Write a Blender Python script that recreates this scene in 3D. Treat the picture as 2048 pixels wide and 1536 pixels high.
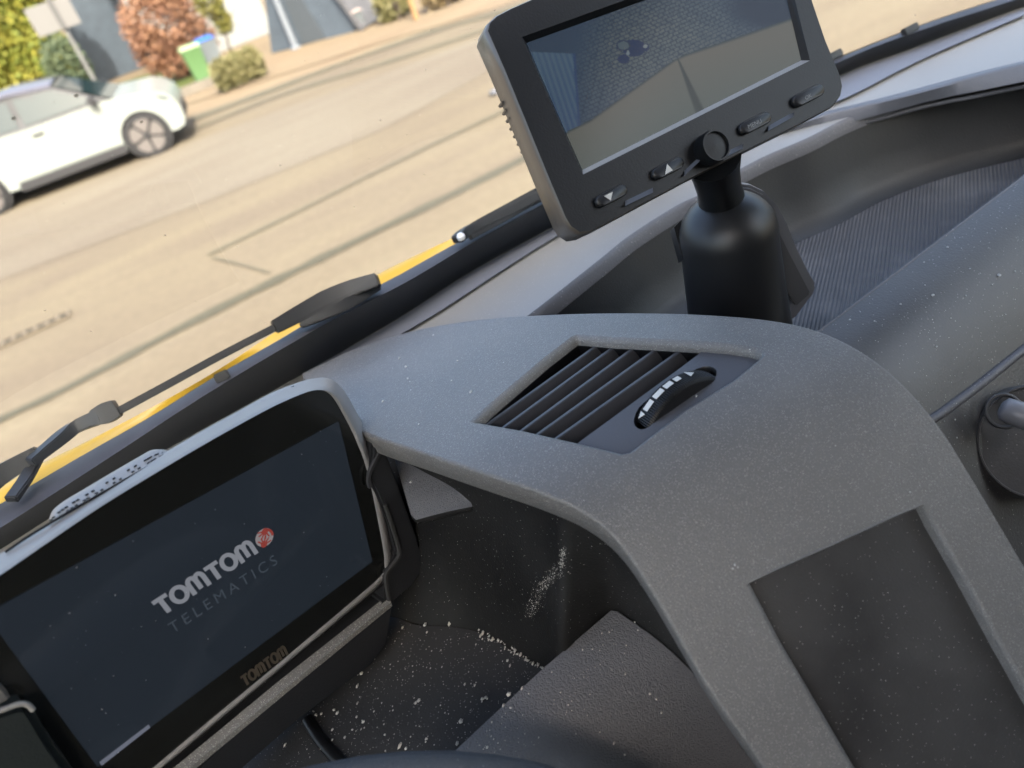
import bpy, bmesh, math, random
from mathutils import Vector, Matrix
from mathutils.geometry import delaunay_2d_cdt
R_ = math.radians
rnd = random.Random(7)
scn = bpy.context.scene
for o in list(bpy.data.objects): bpy.data.objects.remove(o)

# ------------------------------------------------------------------ camera
FPX = 1538.0                                   # focal length in photo pixels (2048 wide)
PITCH, ROLL, HEAD = R_(34), R_(19), R_(17)
CAM = Vector((0, 0, 2.6))
fw = Vector((math.sin(HEAD)*math.cos(PITCH), math.cos(HEAD)*math.cos(PITCH), -math.sin(PITCH)))
rt0 = Vector((math.cos(HEAD), -math.sin(HEAD), 0)); up0 = rt0.cross(fw)
rt = math.cos(ROLL)*rt0 - math.sin(ROLL)*up0
up = math.sin(ROLL)*rt0 + math.cos(ROLL)*up0
cd = bpy.data.cameras.new('camera'); cam = bpy.data.objects.new('camera', cd)
scn.collection.objects.link(cam); scn.camera = cam
cd.sensor_width = 36; cd.lens = FPX/2048*36; cd.clip_start = 0.02; cd.clip_end = 2000
M = Matrix((rt, up, -fw)).transposed().to_4x4(); M.translation = CAM; cam.matrix_world = M
cd.dof.use_dof = True; cd.dof.focus_distance = 0.42; cd.dof.aperture_fstop = 8.0

# ------------------------------------------------------------------ sky, sun, exposure
SUN_EL, SUN_AZ = R_(46), R_(183)               # azimuth clockwise from +Y: behind the van
w = bpy.data.worlds.new('World'); scn.world = w; w.use_nodes = True
nt = w.node_tree; bg = nt.nodes['Background']
sk = nt.nodes.new('ShaderNodeTexSky'); sk.sky_type = 'NISHITA'; sk.sun_disc = False
sk.sun_elevation = SUN_EL; sk.sun_rotation = SUN_AZ; sk.air_density = 1.0; sk.dust_density = 7.0; sk.ozone_density = 0.7
nt.links.new(sk.outputs[0], bg.inputs[0]); bg.inputs[1].default_value = 0.145
sl = bpy.data.lights.new('sun', 'SUN'); sl.energy = 2.2; sl.angle = R_(0.5); sl.color = (1, 0.93, 0.82)
so = bpy.data.objects.new('sun', sl); scn.collection.objects.link(so)
sd = Vector((math.sin(SUN_AZ)*math.cos(SUN_EL), math.cos(SUN_AZ)*math.cos(SUN_EL), math.sin(SUN_EL)))
so.rotation_euler = sd.to_track_quat('Z', 'Y').to_euler(); so.location = (0, -8, 12)
vs = scn.view_settings; vs.view_transform = 'Standard'; vs.look = 'None'; vs.gamma = 1; vs.use_curve_mapping = False
vs.exposure = 2.5

# ------------------------------------------------------------------ picture rays -> points in the cab
def ray(u, v): return fw + rt*((u-1024)/FPX) - up*((v-768)/FPX)
def U(u, v, h):                                 # point h metres below eye height
    d = ray(u, v); return CAM + d*(-h/d.z)
def G(u, v, z=0.0): return U(u, v, CAM.z - z)   # point on the street
def UD(u, v, dep): return CAM + ray(u, v)*dep
def UH(u, v, H):                                # first hit of a height field
    d = ray(u, v); t0 = 0.1
    def f(t): p = CAM + d*t; return p.z - H(p.x, p.y)
    t = t0
    while t < 1.6 and f(t) > 0: t0 = t; t += 0.01
    a, b = t0, t
    for _ in range(30):
        m = (a+b)/2
        if f(m) > 0: a = m
        else: b = m
    return CAM + d*b
def PX(p):
    q = Vector(p)-CAM; dd = q.dot(fw); return (1024+FPX*q.dot(rt)/dd, 768-FPX*q.dot(up)/dd)
class Frame:                                    # a device's front plane
    def __init__(s, u, v, dep, r, d):
        s.o = UD(u, v, dep); s.r = Vector(r).normalized(); n = Vector(d).cross(s.r).normalized()
        s.n = n if n.dot(fw) < 0 else -n        # towards the viewer
        s.d = s.r.cross(s.n).normalized()
        if s.d.z > 0: s.d = -s.d
    def p(s, u, v, lift=0.0):
        q = ray(u, v); o = s.o + s.n*lift
        return CAM + q*((o-CAM).dot(s.n)/q.dot(s.n))
    def xy(s, u, v, lift=0.0):
        q = s.p(u, v, lift)-s.o; return (q.dot(s.r), q.dot(s.d))
    def at(s, x, y, lift=0.0): return s.o + s.r*x + s.d*y + s.n*lift
def cr(P, n=6, closed=False):                   # Catmull-Rom
    P = [Vector(p) for p in P]; out = []; N = len(P)
    for i in range(N if closed else N-1):
        if closed: a, b, c, d = P[i-1], P[i], P[(i+1) % N], P[(i+2) % N]
        else: a, b, c, d = P[max(i-1, 0)], P[i], P[i+1], P[min(i+2, N-1)]
        for k in range(n):
            t = k/n
            out.append(0.5*((2*b)+(c-a)*t+(2*a-5*b+4*c-d)*t*t+(3*b-a-3*c+d)*t**3))
    if not closed: out.append(P[-1])
    return out
def resamp(P, n):                               # n+1 points evenly along a polyline
    P = [Vector(p) for p in P]; L = [0]
    for a, b in zip(P, P[1:]): L.append(L[-1]+(b-a).length)
    out = []; j = 0
    for k in range(n+1):
        s = L[-1]*k/n
        while j < len(P)-2 and L[j+1] < s: j += 1
        t = (s-L[j])/max(L[j+1]-L[j], 1e-9); out.append(P[j].lerp(P[j+1], min(max(t, 0), 1)))
    return out

# ------------------------------------------------------------------ materials
def mat(name): 
    m = bpy.data.materials.new(name); m.use_nodes = True
    return m, m.node_tree, m.node_tree.nodes['Principled BSDF']
def C3(c): return (c[0], c[1], c[2], 1)
def simple(name, c, rough=0.5, spec=0.5, metal=0, emit=None, es=1.0, var=0.0, vs_=20, bump=0.0, bs=300):
    m, t, b = mat(name); b.inputs['Base Color'].default_value = C3(c); b.inputs['Roughness'].default_value = rough
    b.inputs['Specular IOR Level'].default_value = spec; b.inputs['Metallic'].default_value = metal
    if emit: b.inputs['Emission Color'].default_value = C3(emit); b.inputs['Emission Strength'].default_value = es
    if var or bump:
        tc = t.nodes.new('ShaderNodeTexCoord')
    if var:
        n = t.nodes.new('ShaderNodeTexNoise'); n.inputs['Scale'].default_value = vs_; n.inputs['Detail'].default_value = 5
        t.links.new(tc.outputs['Object'], n.inputs['Vector'])
        mr = t.nodes.new('ShaderNodeMapRange'); mr.inputs[1].default_value = 0.3; mr.inputs[2].default_value = 0.7
        mr.inputs[3].default_value = 1-var; mr.inputs[4].default_value = 1+var
        mx = t.nodes.new('ShaderNodeVectorMath'); mx.operation = 'SCALE'; mx.inputs[0].default_value = c
        t.links.new(n.outputs[0], mr.inputs[0]); t.links.new(mr.outputs[0], mx.inputs['Scale'])
        t.links.new(mx.outputs[0], b.inputs['Base Color'])
    if bump:
        n = t.nodes.new('ShaderNodeTexNoise'); n.inputs['Scale'].default_value = bs; n.inputs['Detail'].default_value = 3
        t.links.new(tc.outputs['Object'], n.inputs['Vector'])
        bp = t.nodes.new('ShaderNodeBump'); bp.inputs['Strength'].default_value = bump; bp.inputs['Distance'].default_value = 0.001
        t.links.new(n.outputs[0], bp.inputs['Height']); t.links.new(bp.outputs[0], b.inputs['Normal'])
    return m
def plastic(name, c, rough=0.5, spec=0.5, grain=0.25, gs=900, kind='noise', dust=0.0, dustc=(0.5, 0.49, 0.46), sheen=0.0, film=0.0):
    """moulded cab plastic: fine grain in relief, pale specks for dust and painted glints, a thin patchy film"""
    m, t, b = mat(name); N = t.nodes; L = t.links
    b.inputs['Roughness'].default_value = rough; b.inputs['Specular IOR Level'].default_value = spec
    tc = N.new('ShaderNodeTexCoord')
    if kind == 'leather':
        g = N.new('ShaderNodeTexVoronoi'); g.inputs['Scale'].default_value = gs; g.feature = 'DISTANCE_TO_EDGE'
        nz = N.new('ShaderNodeTexNoise'); nz.inputs['Scale'].default_value = gs*0.5
        L.new(tc.outputs['Object'], nz.inputs['Vector'])
        ad = N.new('ShaderNodeVectorMath'); ad.operation = 'MULTIPLY_ADD'
        ad.inputs[1].default_value = (0.004, 0.004, 0.004)
        L.new(nz.outputs['Color'], ad.inputs[0]); L.new(tc.outputs['Object'], ad.inputs[2]); L.new(ad.outputs[0], g.inputs['Vector'])
        mr = N.new('ShaderNodeMapRange'); mr.inputs[2].default_value = 0.25
        L.new(g.outputs['Distance'], mr.inputs[0]); gh = mr.outputs[0]
    else:
        g = N.new('ShaderNodeTexNoise'); g.inputs['Scale'].default_value = gs; g.inputs['Detail'].default_value = 2
        L.new(tc.outputs['Object'], g.inputs['Vector']); gh = g.outputs[0]
    bp = N.new('ShaderNodeBump'); bp.inputs['Strength'].default_value = grain; bp.inputs['Distance'].default_value = 0.0006
    L.new(gh, bp.inputs['Height']); L.new(bp.outputs[0], b.inputs['Normal'])
    # big soft tone changes of a handled, dusty surface
    n2 = N.new('ShaderNodeTexNoise'); n2.inputs['Scale'].default_value = 9; n2.inputs['Detail'].default_value = 6; n2.inputs['Roughness'].default_value = 0.6
    L.new(tc.outputs['Object'], n2.inputs['Vector'])
    mr2 = N.new('ShaderNodeMapRange'); mr2.inputs[1].default_value = 0.35; mr2.inputs[2].default_value = 0.7; mr2.inputs[4].default_value = film
    L.new(n2.outputs[0], mr2.inputs[0])
    mx = N.new('ShaderNodeMix'); mx.data_type = 'RGBA'; mx.inputs['A'].default_value = C3(c); mx.inputs['B'].default_value = C3(dustc)
    L.new(mr2.outputs[0], mx.inputs['Factor']); col = mx.outputs['Result']
    if dust:  # pale specks stand for dust grains and their glints
        v = N.new('ShaderNodeTexVoronoi'); v.inputs['Scale'].default_value = gs*2.0
        L.new(tc.outputs['Object'], v.inputs['Vector'])
        lt = N.new('ShaderNodeMath'); lt.operation = 'LESS_THAN'; lt.inputs[1].default_value = 0.38
        L.new(v.outputs['Distance'], lt.inputs[0])
        sp = N.new('ShaderNodeSeparateColor'); L.new(v.outputs['Color'], sp.inputs[0])
        lt2 = N.new('ShaderNodeMath'); lt2.operation = 'LESS_THAN'; lt2.inputs[1].default_value = dust
        L.new(sp.outputs[0], lt2.inputs[0])
        ml = N.new('ShaderNodeMath'); ml.operation = 'MULTIPLY'; L.new(lt.outputs[0], ml.inputs[0]); L.new(lt2.outputs[0], ml.inputs[1])
        ml2 = N.new('ShaderNodeMath'); ml2.operation = 'MULTIPLY'; L.new(ml.outputs[0], ml2.inputs[0]); L.new(sp.outputs[1], ml2.inputs[1])
        mx2 = N.new('ShaderNodeMix'); mx2.data_type = 'RGBA'; mx2.inputs['B'].default_value = C3(dustc)
        L.new(ml2.outputs[0], mx2.inputs['Factor']); L.new(col, mx2.inputs['A']); col = mx2.outputs['Result']
    rr2 = N.new('ShaderNodeMapRange'); rr2.inputs[1].default_value = .3; rr2.inputs[2].default_value = .7; rr2.inputs[3].default_value = rough-.07; rr2.inputs[4].default_value = rough+.10
    L.new(n2.outputs[0], rr2.inputs[0]); L.new(rr2.outputs[0], b.inputs['Roughness'])
    L.new(col, b.inputs['Base Color'])
    if sheen: b.inputs['Sheen Weight'].default_value = sheen; b.inputs['Sheen Roughness'].default_value = 0.5
    return m
def glassy(name, tint=(0.93, 0.96, 0.95), refl=0.6):
    m = bpy.data.materials.new(name); m.use_nodes = True; t = m.node_tree; t.nodes.clear()
    o = t.nodes.new('ShaderNodeOutputMaterial'); mx = t.nodes.new('ShaderNodeMixShader')
    tr = t.nodes.new('ShaderNodeBsdfTransparent'); tr.inputs[0].default_value = C3(tint)
    gl = t.nodes.new('ShaderNodeBsdfGlossy'); gl.inputs['Roughness'].default_value = 0.02
    fr = t.nodes.new('ShaderNodeFresnel'); fr.inputs[0].default_value = 1.35
    ml = t.nodes.new('ShaderNodeMath'); ml.operation = 'MULTIPLY'; ml.inputs[1].default_value = refl
    t.links.new(fr.outputs[0], ml.inputs[0]); t.links.new(ml.outputs[0], mx.inputs[0])
    t.links.new(tr.outputs[0], mx.inputs[1]); t.links.new(gl.outputs[0], mx.inputs[2]); t.links.new(mx.outputs[0], o.inputs[0])
    return m
def attr_mat(name, rough=0.3, emit=0.0, spec=0.5, base=True):
    m, t, b = mat(name); a = t.nodes.new('ShaderNodeAttribute'); a.attribute_name = 'col'
    if base: t.links.new(a.outputs[0], b.inputs['Base Color'])
    else: b.inputs['Base Color'].default_value = (0.01, 0.01, 0.012, 1)
    b.inputs['Roughness'].default_value = rough; b.inputs['Specular IOR Level'].default_value = spec
    if emit: t.links.new(a.outputs[0], b.inputs['Emission Color']); b.inputs['Emission Strength'].default_value = emit
    return m

# ------------------------------------------------------------------ mesh building
class MB:
    def __init__(s): s.v = []; s.f = []
    def add(s, V, F):
        k = len(s.v); s.v += [Vector(p) for p in V]; s.f += [tuple(i+k for i in f) for f in F]; return s
    def loft(s, loops, closed=True, cap=(False, False)):
        n = len(loops[0]); V = [p for l in loops for p in l]; F = []
        for i in range(len(loops)-1):
            for j in range(n if closed else n-1):
                a = i*n+j; b = i*n+(j+1) % n; F.append((a, b, b+n, a+n))
        if cap[0]: F.append(tuple(range(n))[::-1])
        if cap[1]: F.append(tuple((len(loops)-1)*n+j for j in range(n)))
        return s.add(V, F)
    def prism(s, loop, vec):
        l = [Vector(p) for p in loop]; return s.loft([l, [p+Vector(vec) for p in l]], True, (True, True))
    def box(s, c, X, Y, Z):                     # centre and half axes
        c, X, Y, Z = map(Vector, (c, X, Y, Z))
        return s.loft([[c-X-Y-Z, c+X-Y-Z, c+X+Y-Z, c-X+Y-Z], [c-X-Y+Z, c+X-Y+Z, c+X+Y+Z, c-X+Y+Z]], True, (True, True))
    def bb(s, x0, y0, z0, x1, y1, z1):
        return s.box(((x0+x1)/2, (y0+y1)/2, (z0+z1)/2), ((x1-x0)/2, 0, 0), (0, (y1-y0)/2, 0), (0, 0, (z1-z0)/2))
    def tube(s, P, r, n=8, cap=True):
        P = [Vector(p) for p in P]; loops = []; a = None
        for i, p in enumerate(P):
            t = (P[min(i+1, len(P)-1)]-P[max(i-1, 0)]).normalized()
            if a is None:
                a = t.orthogonal().normalized()
            a = (a - t*a.dot(t)).normalized(); b = t.cross(a)
            rr = r[i] if isinstance(r, (list, tuple)) else r
            loops.append([p+a*(rr*math.cos(2*math.pi*k/n))+b*(rr*math.sin(2*math.pi*k/n)) for k in range(n)])
        return s.loft(loops, True, (cap, cap))
    def ribbon(s, P, wid, th, side):            # rectangular section bar along P; side = width direction
        P = [Vector(p) for p in P]; loops = []
        for i, p in enumerate(P):
            t = (P[min(i+1, len(P)-1)]-P[max(i-1, 0)]).normalized()
            b = Vector(side); b = (b-t*b.dot(t)).normalized(); c = t.cross(b)
            w_ = (wid[i] if isinstance(wid, (list, tuple)) else wid)/2
            loops.append([p+b*w_+c*th/2, p-b*w_+c*th/2, p-b*w_-c*th/2, p+b*w_-c*th/2])
        return s.loft(loops, True, (True, True))
    def lathe(s, c, ax, prof, n=24):            # prof: (radius, along)
        ax = Vector(ax).normalized(); a = ax.orthogonal().normalized(); b = ax.cross(a); c = Vector(c)
        return s.loft([[c+ax*z+a*(r*math.cos(2*math.pi*k/n))+b*(r*math.sin(2*math.pi*k/n)) for k in range(n)] for r, z in prof], True, (True, True))
COL = scn.collection
def fin(o, label=None, cat=None, group=None, kind=None):
    if label: o['label'] = label
    if cat: o['category'] = cat
    if group: o['group'] = group
    if kind: o['kind'] = kind
    return o
def thing(name, loc, label, cat, group=None):
    o = bpy.data.objects.new(name, None); COL.objects.link(o); o.location = loc; o.empty_display_size = 0.05
    return fin(o, label, cat, group)
WPOS = {}
def obj(name, mb, m, parent=None, smooth=40, bev=0.0, seg=2, bang=35, col=None, rec=True):
    org = WPOS.get(parent.name, parent.location.copy()) if parent else Vector((0, 0, 0))
    me = bpy.data.meshes.new(name); me.from_pydata([tuple(p-org) for p in mb.v], [], mb.f)
    bm = bmesh.new(); bm.from_mesh(me)
    if rec: bmesh.ops.recalc_face_normals(bm, faces=bm.faces)
    if bev:
        ed = [e for e in bm.edges if len(e.link_faces) == 2 and e.calc_face_angle(0) > R_(bang)]
        bmesh.ops.bevel(bm, geom=ed, offset=bev, segments=seg, affect='EDGES', clamp_overlap=True)
    bm.to_mesh(me); bm.free()
    if col:
        at = me.color_attributes.new('col', 'FLOAT_COLOR', 'POINT')
        for i, c in enumerate(col): at.data[i].color = (c[0], c[1], c[2], 1)
    if smooth:
        me.shade_smooth(); me.set_sharp_from_angle(angle=R_(smooth))
    me.materials.append(m); o = bpy.data.objects.new(name, me); COL.objects.link(o)
    if parent: o.parent = parent; WPOS[o.name] = org
    return o
def inpoly(x, y, P):
    r = False; j = len(P)-1
    for i in range(len(P)):
        if (P[i][1] > y) != (P[j][1] > y) and x < (P[j][0]-P[i][0])*(y-P[i][1])/(P[j][1]-P[i][1])+P[i][0]: r = not r
        j = i
    return r
def sheet(outer, holes, H, step):
    """triangulated height field over a plan outline with holes; returns MB"""
    V = [Vector((p[0], p[1])) for p in outer]; E = [(i, (i+1) % len(V)) for i in range(len(V))]
    for h in holes:
        k = len(V); V += [Vector((p[0], p[1])) for p in h]; E += [(k+i, k+(i+1) % len(h)) for i in range(len(h))]
    xs = [p[0] for p in outer]; ys = [p[1] for p in outer]
    bd = list(V)
    y = min(ys); row = 0
    while y < max(ys):
        x = min(xs)+(step/2 if row % 2 else 0)
        while x < max(xs):
            if inpoly(x, y, outer) and not any(inpoly(x, y, h) for h in holes):
                if all((q.x-x)**2+(q.y-y)**2 > (step*0.45)**2 for q in bd): V.append(Vector((x, y)))
            x += step
        y += step*0.87; row += 1
    vo, eo, fo = delaunay_2d_cdt(V, E, [], 0, 1e-7)[:3]
    F = []
    for f in fo:
        cx = sum(vo[i].x for i in f)/len(f); cy = sum(vo[i].y for i in f)/len(f)
        if inpoly(cx, cy, outer) and not any(inpoly(cx, cy, h) for h in holes): F.append(tuple(f))
    return MB().add([(p.x, p.y, H(p.x, p.y)) for p in vo], F)
def outward(loop):                              # plan outward normals of a closed loop
    A = sum(loop[i-1].x*loop[i].y-loop[i].x*loop[i-1].y for i in range(len(loop)))
    out = []
    for i in range(len(loop)):
        t = (loop[(i+1) % len(loop)]-loop[i-1]); n = Vector((t.y, -t.x, 0))
        if A < 0: n = -n
        out.append(n.normalized() if n.length > 1e-9 else Vector((0, 0, 0)))
    return out
FONT = {}
def text2d(s, size=1.0, space=1.0):
    """triangulated outline of a line of text in 2D: verts, faces, width"""
    cu = bpy.data.curves.new('t', 'FONT'); cu.body = s; cu.size = size; cu.space_character = space
    o = bpy.data.objects.new('t', cu); COL.objects.link(o)
    dg = bpy.context.evaluated_depsgraph_get(); dg.update(); me = o.evaluated_get(dg).to_mesh()
    V = [(p.co.x, p.co.y) for p in me.vertices]; F = [tuple(p.vertices) for p in me.polygons]
    o.evaluated_get(dg).to_mesh_clear(); bpy.data.objects.remove(o); bpy.data.curves.remove(cu)
    return V, F, max(p[0] for p in V)

from mathutils.bvhtree import BVHTree
# ------------------------------------------------------------------ shared materials
M_pod = plastic('grained_grey_plastic', (0.118, 0.116, 0.113), 0.44, 0.65, 0.8, 1100, dust=0.3, film=0.16, dustc=(.40,.39,.37))
M_deck = plastic('dash_top_plastic', (0.235, 0.228, 0.215), 0.42, 0.6, 0.25, 900, dust=0.03, film=0.12)  # paler than the pod: sunlight on the dash top put into the colour
M_rim = plastic('dash_rim_plastic', (0.085, 0.085, 0.095), 0.5, 0.5, 0.5, 700, dust=0.03, film=0.05)
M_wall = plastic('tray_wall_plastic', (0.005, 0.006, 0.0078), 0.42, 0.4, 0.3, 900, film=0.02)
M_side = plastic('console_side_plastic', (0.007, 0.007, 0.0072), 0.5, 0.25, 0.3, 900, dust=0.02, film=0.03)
M_roll = plastic('soft_grained_vinyl', (0.1105, 0.1131, 0.1222), 0.40, 0.6, 0.38, 560, kind='leather', film=0.06)
M_roll2 = plastic('soft_vinyl', (0.052, 0.051, 0.052), 0.42, 0.55, 0.35, 700, film=0.05, dust=0.03)
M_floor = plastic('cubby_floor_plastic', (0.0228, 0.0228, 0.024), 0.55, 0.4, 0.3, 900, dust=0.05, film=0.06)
M_black = simple('black_plastic', (0.006, 0.006, 0.007), 0.38, 0.5, bump=0.15, bs=900)
M_blk2 = simple('satin_black_plastic', (0.004, 0.0047, 0.0058), 0.40, 0.35, bump=0.1, bs=900)
M_frit = simple('black_glass_border', (0.0128, 0.016, 0.0208), 0.35, 0.5)
M_trim = simple('grey_rubber_trim', (0.0385, 0.0385, 0.0462), 0.6, 0.4, var=0.2, vs_=30)
M_wip = simple('wiper_black', (0.0078, 0.0084, 0.0096), 0.5, 0.5)
M_yel = simple('yellow_paint', (0.46, 0.28, 0.018), 0.3, 0.5)
M_glass = glassy('windscreen_glass', refl=0.05)
M_lining = simple('cab_lining', (0.22, 0.215, 0.205), 0.8, 0.2)
M_white = simple('white_print', (0.5625, 0.5625, 0.54), 0.5)
M_crumb = simple('crumb_white', (0.56, 0.536, 0.48), 0.8, var=0.2, vs_=200)
M_dust = simple('dust_fleck', (0.465, 0.465, 0.45), 0.8)

# =================================================================== the street
def poly(name, px, z, m, kind='structure', label=None, cat=None, group=None):
    P = [G(u, v, z) for u, v in px]
    return fin(obj(name, MB().add(P, [tuple(range(len(P)))]), m, smooth=0), label, cat, group, kind)
def ground_mat(name, c, c2, sc=0.8, fine=11, var=0.5):
    m, t, b = mat(name); N = t.nodes; L = t.links; b.inputs['Roughness'].default_value = 0.9; b.inputs['Specular IOR Level'].default_value = 0.2
    tc = N.new('ShaderNodeTexCoord'); mp = N.new('ShaderNodeMapping'); mp.inputs['Scale'].default_value = (0.35, 1.6, 1)
    mp.inputs['Rotation'].default_value = (0, 0, R_(-4)); L.new(tc.outputs['Object'], mp.inputs[0])
    a = N.new('ShaderNodeTexNoise'); a.inputs['Scale'].default_value = sc; a.inputs['Detail'].default_value = 6; L.new(mp.outputs[0], a.inputs['Vector'])
    f = N.new('ShaderNodeTexNoise'); f.inputs['Scale'].default_value = fine; f.inputs['Detail'].default_value = 8; f.inputs['Roughness'].default_value = 0.7
    L.new(tc.outputs['Object'], f.inputs['Vector'])
    mr = N.new('ShaderNodeMapRange'); mr.inputs[1].default_value = 0.35; mr.inputs[2].default_value = 0.65; L.new(a.outputs[0], mr.inputs[0])
    mx = N.new('ShaderNodeMix'); mx.data_type = 'RGBA'; mx.inputs['A'].default_value = C3(c); mx.inputs['B'].default_value = C3(c2); L.new(mr.outputs[0], mx.inputs['Factor'])
    mr2 = N.new('ShaderNodeMapRange'); mr2.inputs[1].default_value = 0.3; mr2.inputs[2].default_value = 0.7
    mr2.inputs[3].default_value = 1-var*0.25; mr2.inputs[4].default_value = 1+var*0.25; L.new(f.outputs[0], mr2.inputs[0])
    sc_ = N.new('ShaderNodeVectorMath'); sc_.operation = 'SCALE'; L.new(mx.outputs['Result'], sc_.inputs[0]); L.new(mr2.outputs[0], sc_.inputs['Scale'])
    L.new(sc_.outputs[0], b.inputs['Base Color']); return m
M_road = ground_mat('sun_bleached_concrete', (0.11, 0.0912, 0.062), (0.09, 0.0728, 0.0528))
M_lane = ground_mat('worn_lane', (0.1112, 0.096, 0.0728), (0.094, 0.078, 0.0592))
M_pave = ground_mat('near_slab', (0.114, 0.0952, 0.0648), (0.094, 0.076, 0.0528))
M_soil = ground_mat('dry_verge', (0.125, 0.092, 0.060), (0.140, 0.110, 0.072))
M_joint = ground_mat('dirty_joint', (0.0644, 0.0598, 0.0423), (0.0736, 0.0672, 0.0483))
M_gutter = ground_mat('mossy_gutter', (0.0454, 0.0423, 0.0287), (0.0559, 0.0514, 0.0378))
M_lawn = ground_mat('lawn', (0.04, 0.056, 0.012), (0.056, 0.06, 0.016))
g = MB().add([(-400, -200, -0.012), (400, -200, -0.012), (400, 900, -0.012), (-400, 900, -0.012)], [(0, 1, 2, 3)])
fin(obj('ground', g, M_soil, smooth=0), kind='structure')
def quad(name, x0, y0, x1, y1, z, m):
    return fin(obj(name, MB().add([(x0, y0, z), (x1, y0, z), (x1, y1, z), (x0, y1, z)], [(0, 1, 2, 3)]), m, smooth=0), kind='structure')
poly('road', [(-900, 1250), (-200, 430), (380, 231), (700, 118), (960, 28), (1300, -95), (2300, -480), (2600, 50), (1700, 700), (300, 2000)], -0.004, M_road)
poly('worn_lane', [(-900, 860), (-300, 590), (0, 432), (380, 285), (760, 150), (1000, 62), (1400, -85), (1500, -60), (1040, 108), (760, 262), (400, 408), (0, 560), (-500, 760)], 0.002, M_lane)
poly('pavement', [(-500, 1130), (0, 865), (400, 665), (760, 470), (1085, 305), (1500, 75), (2000, -190), (2500, 60), (1700, 900), (200, 2000)], 0.004, M_pave)
def strip_px(name, P, wpx, m, z):
    P = resamp(cr(P, 5), 40); Lf = []; Rt = []
    for i, p in enumerate(P):
        t = (P[min(i+1, 40)]-P[max(i-1, 0)]).normalized(); n = Vector((-t.y, t.x)); w_ = wpx*(0.75+0.5*rnd.random())/2
        a, b = p+n*w_, p-n*w_; Lf.append(G(a.x, a.y, z)); Rt.append(G(b.x, b.y, z))
    return fin(obj(name, MB().loft([Lf, Rt], False), m, smooth=0), kind='structure')
strip_px('gutter', [(-300, 985), (0, 838), (120, 782), (390, 640), (700, 487), (1060, 310), (1400, 120)], 13, M_gutter, 0.009)
strip_px('slab_joint', [(415, 510), (560, 440), (800, 320), (985, 232), (1300, 80)], 4, M_joint, 0.009)
strip_px('cross_joint', [(425, 515), (480, 528), (540, 545)], 4, M_joint, 0.013)
strip_px('far_joint', [(380, 262), (560, 190), (760, 128), (960, 62), (1200, -30)], 5, M_joint, 0.010)
strip_px('kerb_line', [(380, 240), (520, 188), (700, 120), (880, 57), (980, 30), (1200, -40)], 6, M_joint, 0.012)
poly('far_verge', [(-400, 420), (240, 250), (560, 150), (760, 85), (980, 20), (1300, -95), (1240, -150), (1000, -30), (760, 45), (560, 105), (240, 185), (-400, 330)], 0.006, M_soil)
poly('front_lawn', [(150, 195), (280, 152), (400, 128), (470, 118), (440, 160), (395, 185), (345, 190), (230, 215)], 0.012, M_lawn)

# drain grate in the road, far left
t = thing('drain_grate', G(60, 665, 0.0), 'dark slotted iron drain grate set in the pale road', 'drain grate')
a, b_ = G(-40, 708, 0.012), G(138, 627, 0.012); ax = (b_-a).normalized(); sd_ = Vector((-ax.y, ax.x, 0)); Lg = (b_-a).length; wg = 0.17
M_iron = simple('rusty_iron', (0.0945, 0.0765, 0.0518), 0.8, var=0.3, vs_=30); M_pit = simple('drain_pit', (0.012, 0.010, 0.008), 0.9)
obj('pit', MB().add([a-sd_*wg/2, b_-sd_*wg/2, b_+sd_*wg/2, a+sd_*wg/2], [(0, 1, 2, 3)]), M_pit, t, 0)
for s_ in (-1, 1): obj('frame_bar', MB().box((a+b_)/2+sd_*s_*wg*0.46+Vector((0, 0, .006)), ax*(Lg/2), sd_*0.006, (0, 0, .008)), M_iron, t)
ng = 8
for i in range(ng+1): obj('bar', MB().box(a.lerp(b_, i/ng)+Vector((0, 0, .005)), ax*0.015, sd_*wg*0.42, (0, 0, .007)), M_iron, t)

# scrap on the road by the screen
def blob(c, rx, ry, rz, seed, n=10, k=7):
    r = random.Random(seed); L = []
    for i in range(1, k):
        th = math.pi*i/k
        L.append([Vector(c)+Vector((rx*math.sin(th)*math.cos(2*math.pi*j/n)*(0.8+.4*r.random()), ry*math.sin(th)*math.sin(2*math.pi*j/n)*(0.8+.4*r.random()), rz*math.cos(th))) for j in range(n)])
    return MB().loft(L, True, (True, True))
p = G(992, 183, 0.03)
fin(obj('scrap', blob(p, 0.10, 0.06, 0.04, 3), simple('grey_scrap', (0.08, 0.085, 0.1), 0.8, var=0.4, vs_=20)), 'small grey scrap lying on the road just left of the reversing screen', 'scrap')

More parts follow.
